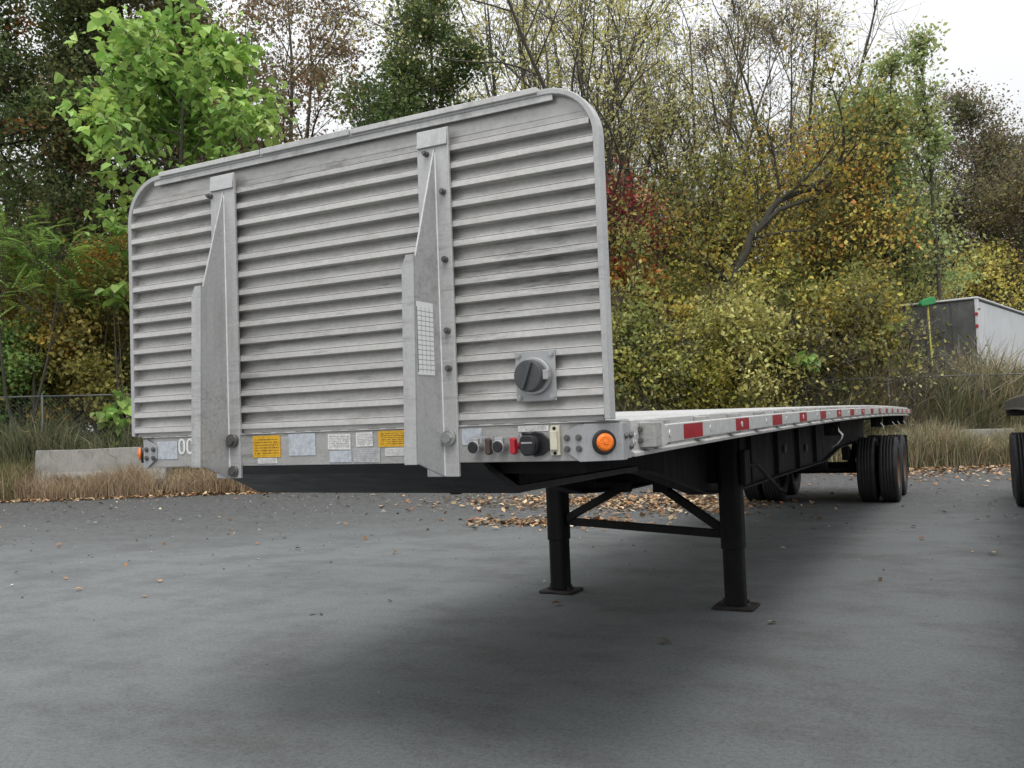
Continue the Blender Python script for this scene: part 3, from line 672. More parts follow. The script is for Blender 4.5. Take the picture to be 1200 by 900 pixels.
def fronds(C, D, col, size):                            # a compound leaf: narrow leaflets either side of a rachis
    Vs = []; cs = []
    up_ = np.array((0, 0, 1.))
    for c, d, k in zip(C, D, col):
        L = size*rng.uniform(.7, 1.2); s_ = unit(np.cross(d, up_))
        for i in np.linspace(.15, 1, 8):
            p = c+d*L*i-up_*L*.25*i*i
            for sg in (-1, 1):
                a = unit(s_*sg+d*.5-up_*.25); b = unit(np.cross(a, up_))*.028; q = p+a*.17*rng.uniform(.8, 1.2)
                m_ = (p+q)/2; Vs += [p, m_+b, q, m_-b]; cs += [k]*4
    V = np.array(Vs); return V, np.arange(len(V)).reshape(-1, 4), np.array(cs)
def pal(*rgbs, sat=.88):
    c = np.array([srgb(*c) for c in rgbs]); l = c@np.array((.3, .59, .11)); return l[:, None]+(c-l[:, None])*sat
def pick(P, n, jit=.22, w_=None):
    c = P[rng.choice(len(P), n, p=w_)]; return np.clip(c*(1+rng.normal(0, jit, (n, 1)))*(1+rng.normal(0, .06, (n, 3))), .004, .8)

def tree(name, label, px, d, H, palette, leaf=.11, per=40, spread=.30, crown=(.3, 1.), r0=.16, stems=1, fan=.12, lean=(0, 0), n1=12, n2=6, n3=5, l1=.34, ang=(35, 65), trop=.05,
         barkm='bark', style='small', bare=.1, cat='tree', group=None, extra=None, wob=.10, jit=.25, zbase=None, bright=1.0, n3len=.3, accent=None, base_sd=None, seed=0):
    global rng
    rng = np.random.default_rng(zlib.crc32((label+str(seed)).encode()))
    s0, d0 = ((px-600)/FPX*d, d) if base_sd is None else base_sd
    xy = sdxy(s0, d0); z0 = (gzs(s0, d0)-.1) if zbase is None else zbase
    base = np.array((xy[0], xy[1], z0)); ro = thing(name, tuple(base), label, cat, group)
    tb = Tubes(); LC = []; LD = []; LK = []
    side_v = np.array((RG[0], RG[1], 0)); fwd = np.array((FG[0], FG[1], 0))
    for st in range(stems):
        dirn = np.array((0, 0, 1.))+side_v*(lean[0]+(rng.uniform(-fan, fan)*1.6 if stems > 1 else 0))+fwd*(lean[1]+(rng.uniform(-fan, fan) if stems > 1 else 0))
        Hs = H*(rng.uniform(.75, 1) if stems > 1 else 1)
        P, rr = branch(base+np.array((*rng.normal(0, .12*(stems > 1), 2), 0)), dirn, Hs, r0*(.75 if stems > 1 else 1), .018, 12, wob*.5, .04)
        rr = r0*(.75 if stems > 1 else 1)*np.linspace(1, .0, 13)**.8+.015
        tb.add(P, rr, 7)
        for i in range(max(3, n1//(1 if stems == 1 else max(1, stems-1)))):
            f = rng.uniform(*crown); q = f*12; k = min(int(q), 11); p = P[k]+(P[k+1]-P[k])*(q-k); t = unit(P[k+1]-P[k])
            L = H*l1*(1.15-.75*(f-crown[0])/(1.001-crown[0]))*rng.uniform(.6, 1.15); rb = max(.02, rr[k]*rng.uniform(.4, .65))
            B, br = branch(p, side_dir(t, R(rng.uniform(*ang))), L, rb, .012, 7, wob, trop); tb.add(B, br, 5)
            for j in range(n2):
                f2 = rng.uniform(.25, 1)**.8; k2 = min(int(f2*7), 6); p2_ = B[k2]+(B[k2+1]-B[k2])*(f2*7-k2)
                L2 = L*rng.uniform(.25, .5); C, cr = branch(p2_, side_dir(unit(B[k2+1]-B[k2]), R(rng.uniform(25, 60))), L2, max(.011, br[k2]*.5), .008, 4, wob*1.3, trop*.6); tb.add(C, cr, 4)
                for l in range(n3):
                    k3 = rng.integers(1, 5); D_, dr = branch(C[k3], side_dir(unit(C[k3]-C[k3-1]), R(rng.uniform(20, 60))), max(.25, n3len*rng.uniform(.6, 1.4)*3), .009, .004, 3, wob*1.5, .02); tb.add(D_, dr, 3)
                    if rng.random() < bare: continue
                    m_ = max(1, int(per*math.exp(rng.normal(-.25, .75))))
                    t_ = rng.uniform(0, 1, m_)[:, None]; LC.append(D_[0]+(D_[-1]-D_[0])*t_+rng.normal(0, spread*rng.uniform(.35, 1.25), (m_, 3))*np.array((1, 1, .75)))
                    LD.append(np.repeat(unit(D_[-1]-D_[0])[None], m_, 0)); base_c = pick(palette, 1, .15)[0] if (accent is None or rng.random() > accent[1]) else pick(accent[0], 1, .15)[0]
                    LK.append(np.clip((base_c*.7+.3*pick(palette, m_, .1))*(1+rng.normal(0, jit, (m_, 1))), .004, .8)*bright)
    tb.obj('trunk', barkm, ro)
    if LC:
        C = np.concatenate(LC); K = np.clip(np.concatenate(LK)*1.5, .004, .78)
        if style == 'small': V, F, c = leaves_small(C, K, leaf)
        elif style == 'big': V, F, c = leaves_big(C, K, leaf)
        else: V, F, c = fronds(C, unit(np.concatenate(LD)+rng.normal(0, .5, (len(C), 3))), K, leaf)
        link('crown', np_mesh('crown', V, F, 'leaf', c), None, ro)
    return ro

DKOL = pal((70, 90, 50), (84, 100, 54), (62, 80, 48), (96, 100, 56)); OLIVE = pal((126, 126, 66), (110, 114, 60), (140, 132, 62), (98, 108, 60))
YELLOW = pal((192, 166, 62), (176, 150, 56), (164, 152, 72), (140, 136, 66)); GREEN = pal((118, 150, 74), (104, 136, 66), (134, 164, 84), (90, 118, 60))
BRIGHT = pal((138, 168, 84), (124, 154, 76), (158, 186, 104), (108, 138, 70), sat=.9); BROWN = pal((120, 102, 74), (108, 94, 72), (134, 116, 76), (100, 94, 72))
PALE = pal((176, 174, 112), (164, 160, 106), (186, 176, 102), (150, 152, 100)); DKGR = pal((74, 96, 52), (64, 84, 46), (88, 108, 58), (98, 104, 56))
ORANGE = pal((182, 112, 40), (170, 100, 36), (160, 122, 48), (150, 84, 40)); REDS = pal((128, 44, 52), (112, 38, 48), (146, 60, 54)); GREYB = pal((112, 102, 86), (98, 92, 76), (124, 108, 84))
MINT = pal((134, 150, 98), (122, 140, 94), (148, 158, 98), (134, 138, 82))

# trees beyond the fence, roughly left to right
G = 'trees beyond the fence'
tree('evergreen_tree', 'dark olive tree with thick black trunk left of the bright green broad-leaved tree', 14, 27, 17, DKOL, .13, 62, .36, (.28, 1), .27, n1=28, l1=.30, barkm='bark_dark', ang=(50, 85), bare=.05, accent=(ORANGE, .03), group=G)
tree('evergreen_tree', 'dark olive brown tree rising behind the bright green broad-leaved tree', 120, 31, 19, pal((88, 100, 58), (102, 106, 62), (78, 90, 56)), .13, 56, .36, (.25, 1), .22, n1=26, l1=.28, barkm='bark_dark', ang=(40, 80), accent=(BROWN, .15), group=G)
tree('broadleaf_tree', 'bright green tree with large heart-shaped leaves above the bulkhead corner', 212, 24.4, 11.4, BRIGHT, .29, 8, .30, (.46, 1), .12, n1=20, n2=6, n3=4, l1=.32, ang=(35, 75), style='big', bare=.05, jit=.16, n3len=.2, wob=.07, lean=(.01, 0))
tree('brown_tree', 'half bare tree with sparse reddish brown leaves behind the bright green tree', 330, 31, 18.5, BROWN, .11, 26, .34, (.35, 1), .20, stems=3, fan=.14, n1=30, l1=.30, lean=(.05, 0), bare=.25, accent=(pal((124, 90, 72)), .25), group=G)
tree('oak_tree', 'rounded dark green tree showing just above the bulkhead top edge', 487, 29.5, 14.6, DKGR, .12, 40, .26, (.55, 1), .16, n1=22, n2=6, l1=.20, ang=(40, 80), bare=.05, accent=(pal((104, 112, 56)), .2), group=G)
tree('willow_tree', 'multi-stemmed tree fanning out above the bulkhead with thin yellow green leaves', 606, 31, 20, PALE, .11, 8, .34, (.35, 1), .20, stems=7, fan=.20, n1=46, n2=5, n3=4, l1=.24, bare=.3, trop=.10, ang=(20, 45), group=G)
tree('bare_tree', 'slender nearly bare tree with curved limbs beside the bulkhead corner', 716, 27.5, 18.5, PALE, .10, 13, .28, (.35, 1), .17, stems=3, fan=.13, n1=26, l1=.34, bare=.5, lean=(.05, 0), ang=(30, 65), wob=.16, trop=.09, group=G)
tree('birch_tree', 'loose pale yellow tree with small leaves behind the red shrub', 770, 31, 16, PALE, .10, 10, .36, (.25, 1), .13, stems=4, fan=.16, n1=36, n2=5, l1=.26, bare=.22, trop=.08, ang=(22, 52), group=G)
tree('birch_tree', 'loose pale tree with see-through crown over the leaning tree', 868, 32, 17, pal((168, 164, 108), (156, 150, 102), (176, 166, 96)), .10, 7, .40, (.22, 1), .14, stems=4, fan=.2, n1=38, n2=5, l1=.28, bare=.25, trop=.09, ang=(22, 55), group=G)
tree('bare_tree', 'tall tree of fine bare grey twigs between pale tree and upright green tree', 985, 33, 17, BROWN, .09, 10, .36, (.25, 1), .15, stems=4, fan=.26, n1=44, n2=7, n3=6, l1=.30, bare=.5, trop=.12, ang=(18, 48), group=G)
tree('green_tree', 'upright rounded green tree left of the container', 1072, 28.6, 11.8, MINT, .13, 17, .34, (.32, 1), .14, stems=3, fan=.10, n1=36, n2=5, l1=.20, bare=.06, trop=.12, ang=(25, 60), accent=(OLIVE, .45), group=G, wob=.06)
tree('grey_tree', 'dense grey brown tree standing behind the white container', 1200, 38, 14, GREYB, .11, 36, .36, (.18, 1), .22, stems=2, n1=34, n2=6, l1=.32, bare=.12, ang=(35, 75), accent=(DKOL, .4), group=G)
tree('grey_tree', 'greyish twiggy tree between upright green tree and container', 1146, 36, 12, GREYB, .10, 26, .38, (.15, 1), .16, stems=3, n1=32, l1=.30, bare=.2, accent=(OLIVE, .3), group=G)
tree('slender_tree', 'slender green spire standing up from the upright green tree, the taller of two', 1112, 27.6, 13.2, MINT, .13, 12, .22, (.55, 1), .07, n1=26, n2=3, n3=3, l1=.075, ang=(15, 40), trop=.15, bare=.05, wob=.03, n3len=.12, group=G)
tree('slender_tree', 'slender green spire standing up from the upright green tree, the lower of two', 1046, 27.4, 12.0, MINT, .13, 12, .22, (.55, 1), .07, n1=24, n2=3, n3=3, l1=.08, ang=(15, 40), trop=.15, bare=.05, wob=.03, n3len=.12, group=G)
tree('dark_tree', 'dark green tree closing the gap behind the thick black trunk', 66, 34, 21, DKOL, .14, 50, .40, (.2, 1), .22, n1=28, l1=.26, barkm='bark_dark', ang=(45, 85), bare=.05, group=G)
tree('dark_tree', 'dark olive tree filling the gap behind the bright green crown', 205, 35, 20, pal((90, 98, 60), (104, 104, 64), (84, 88, 58)), .14, 44, .40, (.2, 1), .2, n1=26, l1=.26, barkm='bark_dark', ang=(40, 80), bare=.08, group=G)
HAZY = pal((190, 186, 128), (176, 172, 122), (200, 190, 120), (164, 162, 116))  # milky haze over the far trees, put into their leaf colour
for px_, d_, H_, lb_ in ((560, 38, 22, 'far pale tree left of the multi-stemmed one'), (672, 39, 23, 'far pale tree right of the multi-stemmed one'), (820, 38, 21.5, 'far pale twiggy tree above the olive bushes'), (925, 37, 20.5, 'far pale twiggy tree above the leaning bough'), (1022, 39, 19.5, 'far pale twiggy tree left of the lower green spire')):
    tree('twiggy_tree', lb_, px_, d_, H_, HAZY, .13, 10, .42, (.2, 1), .16, stems=5, fan=.16, n1=36, n2=6, n3=5, l1=.22, bare=.62, trop=.10, ang=(20, 50), group=G, bright=1.15)
for px_, d_, H_, P_, lb_ in ((752, 28.5, 9.4, YELLOW, 'loose yellow tree rising out of the bushes beside the red climber'), (812, 28.8, 10.2, OLIVE, 'loose olive tree rising above the tall olive bush'), (862, 28.2, 9.0, YELLOW, 'loose golden tree rising at the foot of the leaning bough'), (936, 28.6, 9.6, np.concatenate([YELLOW, ORANGE[:1]]), 'loose yellow tree under the leaning bough'), (1000, 28.0, 8.6, OLIVE, 'loose olive tree behind the small yellow tree')):
    tree('yellow_tree', lb_, px_, d_, H_, P_, .12, 10, .38, (.3, 1), .09, stems=3, fan=.14, n1=34, n2=5, n3=4, l1=.26, bare=.22, trop=.06, ang=(25, 65), group=G, bright=1.2)
# the leaning tree: trunk bent to the right, a bough across the yellow foliage
def leaning():
    global rng
    rng = np.random.default_rng(77)
    pts = [(846, 470), (858, 400), (868, 330), (888, 268), (925, 236), (962, 206), (1000, 180), (1044, 150)]; d = 25.6
    ro = thing('leaning_tree', (*bxy(868, d), gz(868, d)), 'leaning tree with dark bough arching right over the yellow foliage', 'tree', G); tb = Tubes(); LC = []; LK = []
    P = np.array([(*bxy(px, d+.1*i), zat(px, v, d)) for i, (px, v) in enumerate(pts)]); P[0, 2] = gz(868, d)-.1; P[1:] += rng.normal(0, .09, (len(P)-1, 3))
    f_ = np.linspace(0, 7, 29); P = np.stack([np.interp(f_, np.arange(8), P[:, k_]) for k_ in range(3)], 1); P = (P+np.roll(P, 1, 0)+np.roll(P, -1, 0))/3*1.0 if False else P; P8 = P[::4]
    P += rng.normal(0, .025, P.shape)
    tb.add(P, np.interp(f_, np.arange(8), [.16, .15, .13, .11, .09, .07, .045, .015]), 8); P = P8; Q = P[3:]+np.array([(*(FG*-.15), -.25-.02*i) for i in range(5)]); Q[0] = P[3]; tb.add(Q, np.linspace(.09, .012, 5), 7)
    for (a, off, n) in ((3, (.25, 1.0), 5), (4, (1.0, .45), 5), (4, (.2, 1.2), 5), (5, (.8, .9), 5), (3, (1.2, .22), 6), (5, (1.2, .1), 5), (6, (.3, 1), 4), (2, (-.6, .9), 4), (2, (-.9, .7), 4), (6, (1, .5), 4)):
        dv = np.array((*(RG*off[0]), off[1]))+np.array((*(FG*rng.uniform(-.6, .6)), 0)); B, br = branch(P[a], dv, rng.uniform(1.8, 3.4), .055, .012, 7, .12, .03); tb.add(B, br, 5)
        for j in range(9):
            k = rng.integers(1, 8); C, cr = branch(B[k], side_dir(unit(B[k]-B[k-1]), R(rng.uniform(25, 65))), rng.uniform(.6, 1.5), .018, .006, 4, .15, .03); tb.add(C, cr, 4)
            for l in range(4):
                q = C[rng.integers(1, 5)]; m_ = int(rng.uniform(4, 20)); LC.append(q+rng.normal(0, .28, (m_, 3))); LK.append(np.clip(pick(np.concatenate([YELLOW, OLIVE]), 1)[0]*(1+rng.normal(0, .25, (m_, 1))), .004, .6))
    tb.obj('trunk', 'bark_dark', ro); V, F, c = leaves_small(np.concatenate(LC), np.concatenate(LK), .12); link('crown', np_mesh('crown', V, F, 'leaf', c), None, ro)
leaning()
# understorey
U = 'undergrowth along the fence'
def shrub(name, label, px, d, H, palette, per=40, leaf=.11, stems=6, **kw):
    a = dict(spread=.26, crown=(.15, 1), r0=.045, stems=stems, fan=.35, n1=stems*5, n2=4, n3=4, l1=.32, bare=.08, cat='shrub', group=U, n3len=.18); a.update(kw)
    return tree(name, label, px, d, H, palette, leaf, per, **a)
shrub('sumac_shrub', 'green shrub with feathery compound leaves at the foot of the dark trunk', 28, 24.6, 7.6, GREEN, 3, .62, 4, style='frond', crown=(.62, 1), n1=18, n2=4, n3=2, fan=.18, l1=.22, jit=.15)
shrub('yellowing_shrub', 'yellow olive undergrowth tree left of the concrete barrier', 22, 27.0, 6.6, pal((140, 124, 50), (118, 112, 52), (100, 100, 50), (150, 128, 46)), 56, .12, 7, bright=1.25)
shrub('yellowing_shrub', 'olive brown undergrowth tree behind the concrete barrier', 95, 26.2, 6.8, pal((130, 120, 52), (112, 110, 54), (96, 98, 50)), 56, .12, 7, bright=1.25)
shrub('yellowing_shrub', 'orange tinged undergrowth tree behind the bulkhead left edge', 150, 27.4, 7.4, pal((134, 120, 52), (146, 116, 46), (110, 104, 52)), 56, .12, 7, accent=(ORANGE, .15), bright=1.25)
shrub('green_shrub', 'low green bush at the fence left of the barrier', 12, 25.6, 4.0, GREEN, 38, .12, 4)
shrub('red_shrub', 'dark red leaved climber on the slender tree by the bulkhead corner', 722, 26.4, 10.2, REDS, 9, .11, 3, crown=(.66, 1), n1=18, l1=.16, fan=.06, spread=.36, accent=(PALE, .3))
shrub('orange_shrub', 'orange leaved bush right of the bulkhead corner', 742, 26.0, 5.9, ORANGE, 16, .12, 3, crown=(.55, 1), n1=16, l1=.2, fan=.12, accent=(OLIVE, .3))
spec = [(728, 25.2, 4.2, OLIVE, 'olive bush rising over the near end of the trailer deck'), (775, 26.5, 5.9, OLIVE, 'tall olive bush behind the pale twiggy one'), (800, 24.8, 3.8, pal((138, 138, 66), (122, 124, 62), (154, 146, 62)), 'pale olive bush with grey bare twigs'),
        (840, 26.4, 6.2, YELLOW, 'golden yellow bush under the leaning bough'), (868, 24.6, 4.4, pal((160, 154, 84), (140, 136, 74), (124, 120, 66)), 'cream flecked bush below the golden one'), (905, 26.8, 5.6, OLIVE, 'tall dull olive bush under the middle of the bough'),
        (940, 25.4, 4.6, pal((96, 92, 48), (84, 84, 46), (112, 98, 46)), 'brownish bush behind the bright green plant'), (975, 27.2, 6.2, pal((112, 118, 56), (100, 110, 58), (128, 120, 50)), 'green olive bush between bough tip and small yellow tree'),
        (1012, 28.4, 5.4, pal((110, 116, 56), (96, 104, 54), (128, 124, 54)), 'olive bush behind the small yellow tree'), (1128, 34, 8.0, YELLOW, 'yellow bush showing above the container roof'), (1196, 37, 8.4, OLIVE, 'olive bush above the white end of the container')]
for px, d, H, P_, lb in spec: shrub('bush', lb, px, d, H, P_, 26, .115, 8, spread=.30, bare=.3, bright=1.25, n1=48, l1=.36, wob=.16, accent=(np.concatenate([pal((96, 104, 64), (170, 158, 96)), OLIVE]), .25))
for px, d, H in ((778, 24.6, 3.9), (818, 25.0, 4.8), (925, 24.8, 4.4), (1034, 24.7, 4.0)):
    shrub('bare_bush', 'tangle of bare grey stems '+{778: 'in front of the tall olive bush', 818: 'between the pale olive bush and the golden one', 925: 'left of the bright green plant', 1034: 'right of the small yellow tree'}[px], px, d, H, PALE, 5, .09, 7, bare=.8, n1=40, l1=.4, wob=.18, barkm='bark_pale')
shrub('small_tree', 'small yellow tree with a slim dark stem near the reeds', 1020, 25.0, 5.2, np.concatenate([YELLOW, OLIVE]), 26, .12, 2, crown=(.4, 1), r0=.08, n1=20, l1=.20, spread=.34, fan=.1, barkm='bark_dark', cat='tree')
for px, d, H, lb in ((660, 26.2, 5.6, 'olive bush hidden from the front by the bulkhead right end'), (560, 26.8, 6.0, 'olive bush standing behind the middle of the bulkhead'), (450, 26.4, 5.6, 'olive bush behind the bulkhead below the rounded green tree')):
    shrub('bush', lb, px, d, H, OLIVE, 34, .125, 6, bright=1.2)
shrub('low_bush', 'low yellow green bush at the fence above the trailer deck', 838, 24.3, 2.6, pal((158, 150, 50), (138, 136, 52), (118, 122, 50)), 34, .11, 5)
# bright green plants with big leaves
def big_plant(name, label, px, d, v0, v1, wpx, n, size, nst=5):
    z0 = gz(px, d); zt, zb = zat(px, v0, d), zat(px, v1, d); hw_ = wpx/FPX*d/2; ro = thing(name, (*bxy(px, d), z0), label, 'plant'); tb = Tubes(); C = []
    for i in range(nst):
        s_ = rng.uniform(-hw_, hw_)*.6; e = np.array((*bxy(px, d), (zt+zb)/2+rng.uniform(-.3, .4)*(zt-zb)))+np.array((*(RG*s_), 0)); b = np.array((*bxy(px, d), z0-.05)); mid = (b+e)/2+rng.normal(0, .06, 3); tb.add(np.array([b, mid, e]), [.018, .014, .008], 5)
    c0 = np.array((*bxy(px, d), (zt+zb)/2)); u = rng.normal(0, 1, (n, 3)); u = unit(u)*rng.uniform(.4, 1, (n, 1))
    C = c0+u[:, :1]*np.array((*RG, 0))*hw_+u[:, 1:2]*np.array((*FG, 0))*hw_*.8+u[:, 2:]*np.array((0, 0, 1))*(zt-zb)/2
    V, F, c = leaves_big(C, pick(BRIGHT, n, .15)*1.35, size); tb.obj('stem', 'bark', ro); link('foliage', np_mesh('foliage', V, F, 'leaf', c), None, ro)
big_plant('leafy_plant', 'bright green broad leaved plant standing out among the brown reeds', 949, 24.0, 411, 432, 46, 60, .30)
big_plant('leafy_vine', 'bright green broad leaved vine on the fence at the bulkhead edge', 140, 23.9, 452, 520, 60, 70, .36)
big_plant('leafy_vine', 'small bright green spray by the bulkhead left edge', 140, 24.2, 325, 362, 36, 26, .36, 3)

# far wood closing the gaps under the crowns: reads as one mass
def far_wood():
    n = 120000; s_ = rng.uniform(-27, 27, n); d_ = rng.uniform(37, 44, n)
    top = 9.5+2.2*np.sin(s_*.45)+1.3*np.sin(s_*1.3+1)+1.0*np.sin(s_*2.9); top += np.where(s_ < -10, 4.5, 0)-np.clip((s_-2)/6, 0, 1)*1.0
    z = top*rng.uniform(0, 1, n)**.8; xy = np.array((CX, CY))+s_[:, None]*RG+d_[:, None]*FG
    C = np.concatenate([xy, z[:, None]], 1); cl = np.floor(s_*.9)+np.floor(z*.8)*37+np.floor(d_)*91; P_ = np.concatenate([DKOL, OLIVE*.8, DKGR*.9, GREYB*.8])
    K = P_[(np.abs(np.sin(cl*12.99)*43758).astype(int)) % len(P_)]*(1+rng.normal(0, .25, (n, 1))); V, F, c = leaves_small(C, np.clip(K, .004, .5), .26)
    o = link('far_wood', np_mesh('far_wood', V, F, 'leaf', c), None); o['kind'] = 'stuff'; tag(o, 'far off wood of mixed olive foliage behind all the trees', 'wood')
far_wood()

# ------------------------------------------------------------------ grasses and reeds
def blades(name, label, cat, s_rng, d_rng, n, h, wd, palette, bend=.35, seed=1, patch=0., pw=None, zoff=-.02, lift=0.):
    r = np.random.default_rng(seed); s_ = r.uniform(*s_rng, n); d_ = r.uniform(*d_rng, n)
    if patch:
        keep = (np.sin(s_*1.9+seed)+np.sin(s_*4.3+d_*3)+r.normal(0, 1, n)) > -patch; s_, d_ = s_[keep], d_[keep]; n = len(s_)
    z = vz(s_, d_)+zoff+(r.random(n) < .6)*r.uniform(0, 1, n)*lift; xy = np.array((CX, CY))+s_[:, None]*RG+d_[:, None]*FG; B = np.concatenate([xy, z[:, None]], 1)
    H = (r.uniform(*h, n)*(1+.25*np.sin(s_*2.1+seed)))[:, None]; a = r.uniform(0, 2*np.pi, n); dr = np.stack([np.cos(a), np.sin(a), 0*a], 1); b2 = r.uniform(-np.pi, np.pi, n); sd_ = np.stack([np.cos(b2), np.sin(b2), 0*b2], 1)*(wd*r.uniform(.6, 1.4, n))[:, None]
    bn = (bend*r.uniform(.1, 1.3, n))[:, None]*H; upv = np.array((0, 0, 1.)); mid = B+upv*H*.55+dr*bn*.25; tip = B+upv*H*(1-.25*(bn/H))+dr*bn
    V = np.stack([B-sd_*.5, B+sd_*.5, mid+sd_*.45, mid-sd_*.45, tip+sd_*.06, tip-sd_*.06], 1).reshape(-1, 3); i = np.arange(n)[:, None]*6
    F = np.concatenate([i+np.array((0, 1, 2, 3)), i+np.array((3, 2, 4, 5))]); c = palette[r.choice(len(palette), n, p=pw)]*(1+r.normal(0, .22, (n, 1)))
    o = link(name, np_mesh(name, V, F, 'grass', np.repeat(np.clip(c, .004, .7), 6, 0)), None); o['kind'] = 'stuff'; tag(o, label, cat); return o
TAN = pal((196, 180, 142), (180, 162, 128), (164, 144, 112), (148, 128, 100)); RUSSET = pal((178, 156, 126), (160, 138, 112), (196, 176, 144), (144, 122, 98)); REED = pal((150, 146, 118), (130, 132, 104), (114, 120, 88), (178, 168, 138), (120, 128, 84))
WEED = pal((118, 126, 92), (102, 112, 80), (132, 134, 102), (146, 138, 110))
blades('dry_grass', 'dry russet grass in front of the concrete barrier on the left', 'grass', (-14.5, -4.6), (22.0, 23.0), 20000, (.2, .66), .012, RUSSET, .6, 3, .7)
blades('dry_grass', 'dry tan grass on the verge between the two trailers', 'grass', (7.4, 15), (21.9, 23.3), 26000, (.25, 1.1), .016, np.concatenate([TAN, REED]), .6, 5, .8)
blades('dry_grass', 'dry grass on the verge seen beneath the trailer bed', 'grass', (-4.6, 7.4), (22.1, 23.2), 7000, (.3, .6), .013, TAN, .5, 6, .8)
blades('reeds', 'tall grey green reeds along the fence right of the bulkhead', 'reeds', (2.2, 16), (23.95, 25.2), 21000, (.7, 1.7), .030, REED, .75, 8, lift=1.0)
blades('reeds', 'tallest reeds, hiding the foot of the container', 'reeds', (8.6, 16), (24.1, 25.3), 13000, (.9, 1.9), .032, np.concatenate([REED, TAN]), .6, 12, lift=1.4)
blades('tall_weeds', 'tall dull green weeds along the fence behind the barrier', 'weeds', (-15.5, -8.5), (23.4, 25.2), 10000, (.6, 1.4), .024, WEED, .7, 9, lift=.6)
blades('tall_weeds', 'tall weeds along the fence behind the bulkhead', 'weeds', (-8.5, 2.2), (23.6, 25.2), 6000, (.7, 1.6), .028, WEED, .6, 14, lift=.7)
blades('short_grass', 'patch of green grass tufts at the barrier left end', 'grass', (-15, -12.2), (22.0, 23.2), 2200, (.35, .8), .012, pal((112, 118, 62), (96, 106, 54), (140, 132, 84)), .4, 10)

# ------------------------------------------------------------------ fallen leaves and grit
def litter(name, label, cat, P, size, palette, seed, flat=.25, mat='litter'):
    r = np.random.default_rng(seed); n = len(P); a = r.uniform(0, 2*np.pi, n); ax = np.stack([np.cos(a), np.sin(a), r.normal(0, flat, n)], 1); sd_ = np.stack([-np.sin(a), np.cos(a), r.normal(0, flat, n)], 1); sz = (size*r.uniform(.35, 1.6, n))[:, None]; upv = np.array((0, 0, 1.))
    c0 = P+upv*sz*.18; V = np.stack([c0-ax*sz*.5, c0+sd_*sz*.34+upv*sz*r.uniform(0, .25, (n, 1)), c0+ax*sz*.5+upv*sz*r.uniform(0, .2, (n, 1)), c0-sd_*sz*.34+upv*sz*r.uniform(0, .25, (n, 1))], 1).reshape(-1, 3)
    F = np.arange(4*n).reshape(-1, 4); c = np.clip(palette[r.choice(len(palette), n)]*(1+r.normal(0, .25, (n, 1))), .01, .7)
    o = link(name, np_mesh(name, V, F, mat, np.repeat(c, 4, 0)), None); o['kind'] = 'stuff'; tag(o, label, cat); return o
LEAFP = pal((164, 130, 92), (142, 110, 78), (180, 152, 112), (112, 88, 66), (192, 172, 138), (150, 100, 60))
def cloud(c, sx, sy, n, r): return np.stack([r.normal(c[0], sx, n), r.normal(c[1], sy, n), np.zeros(n)], 1)
r_ = np.random.default_rng(21)
def verge_pts(n, s0, s1, dm, sp):
    s_ = r_.uniform(s0, s1, n); d_ = dm-np.abs(r_.normal(0, sp, n)); xy = np.array((CX, CY))+s_[:, None]*RG+d_[:, None]*FG; z = np.maximum(vz(s_, d_), 0)*(d_ > 21.6); return np.concatenate([xy, z[:, None]], 1)
PV = [verge_pts(5200, -15, -3, 22.3, .30), verge_pts(1500, -4, 7.6, 22.1, .45), verge_pts(2200, 7.6, 15, 22.4, .9), verge_pts(1100, 7.4, 14, 22.2, 2.6), verge_pts(260, -12, 13, 22, 2.0)]
litter('leaf_litter', 'band of fallen brown leaves along the verge', 'leaves', np.concatenate(PV), .085, LEAFP, 31)
PU = [cloud(bxy(600, 13.2), .45, .25, 260, r_), cloud(bxy(660, 13.0), .5, .3, 420, r_), cloud(bxy(690, 16.4), 1.1, .7, 800, r_), cloud(bxy(770, 15.8), 1.0, .8, 900, r_), cloud(bxy(815, 14.6), .5, .5, 320, r_), cloud(bxy(730, 14.2), 1.2, .6, 260, r_), cloud(bxy(575, 17), 1.2, .8, 300, r_)]
litter('leaf_litter', 'drifts of fallen leaves on the yard seen behind the landing legs', 'leaves', np.concatenate(PU), .085, LEAFP, 32)
n = 420; s_ = r_.uniform(-11, 12, n); d_ = 5+16*r_.uniform(0, 1, n)**.6; PS = np.concatenate([np.array((CX, CY))+s_[:, None]*RG+d_[:, None]*FG, np.zeros((n, 1))], 1)
litter('scattered_leaves', 'scattered pale leaves lying on the open yard', 'leaves', PS, .06, np.concatenate([LEAFP, pal((190, 180, 160), (96, 88, 80))]), 33)
def pebbles(n, seed):
    r = np.random.default_rng(seed); d_ = 4+18*r.uniform(0, 1, n)**.42; s_ = r.uniform(-.75, .75, n)*d_; C = np.concatenate([np.array((CX, CY))+s_[:, None]*RG+d_[:, None]*FG, np.zeros((n, 1))], 1); sz = (r.gamma(1.6, .0045, n)+.004)[:, None]
    sz *= np.clip((d_/13)[:, None], .35, 1.4); o_ = np.array([(1, 0, .1), (0, 1, .1), (-1, 0, .1), (0, -1, .1), (0, 0, .9)])
    V = C[:, None]+(o_[None]*r.uniform(.6, 1.3, (n, 5, 3)))*sz[:, None]; V = V.reshape(-1, 3); b = np.arange(n)[:, None]*5
    F = np.concatenate([b+np.array(t) for t in ((0, 1, 4), (1, 2, 4), (2, 3, 4), (3, 0, 4))]); g = r.choice([.06, .10, .15, .24, .36], n, p=[.08, .27, .4, .2, .05])[:, None]*np.array((1, .98, .95))
    o = link('grit', np_mesh('grit', V, F, 'litter', np.repeat(g, 5, 0)), None); o['kind'] = 'stuff'; tag(o, 'loose grit and small stones over the yard', 'gravel')
pebbles(4200, 41)

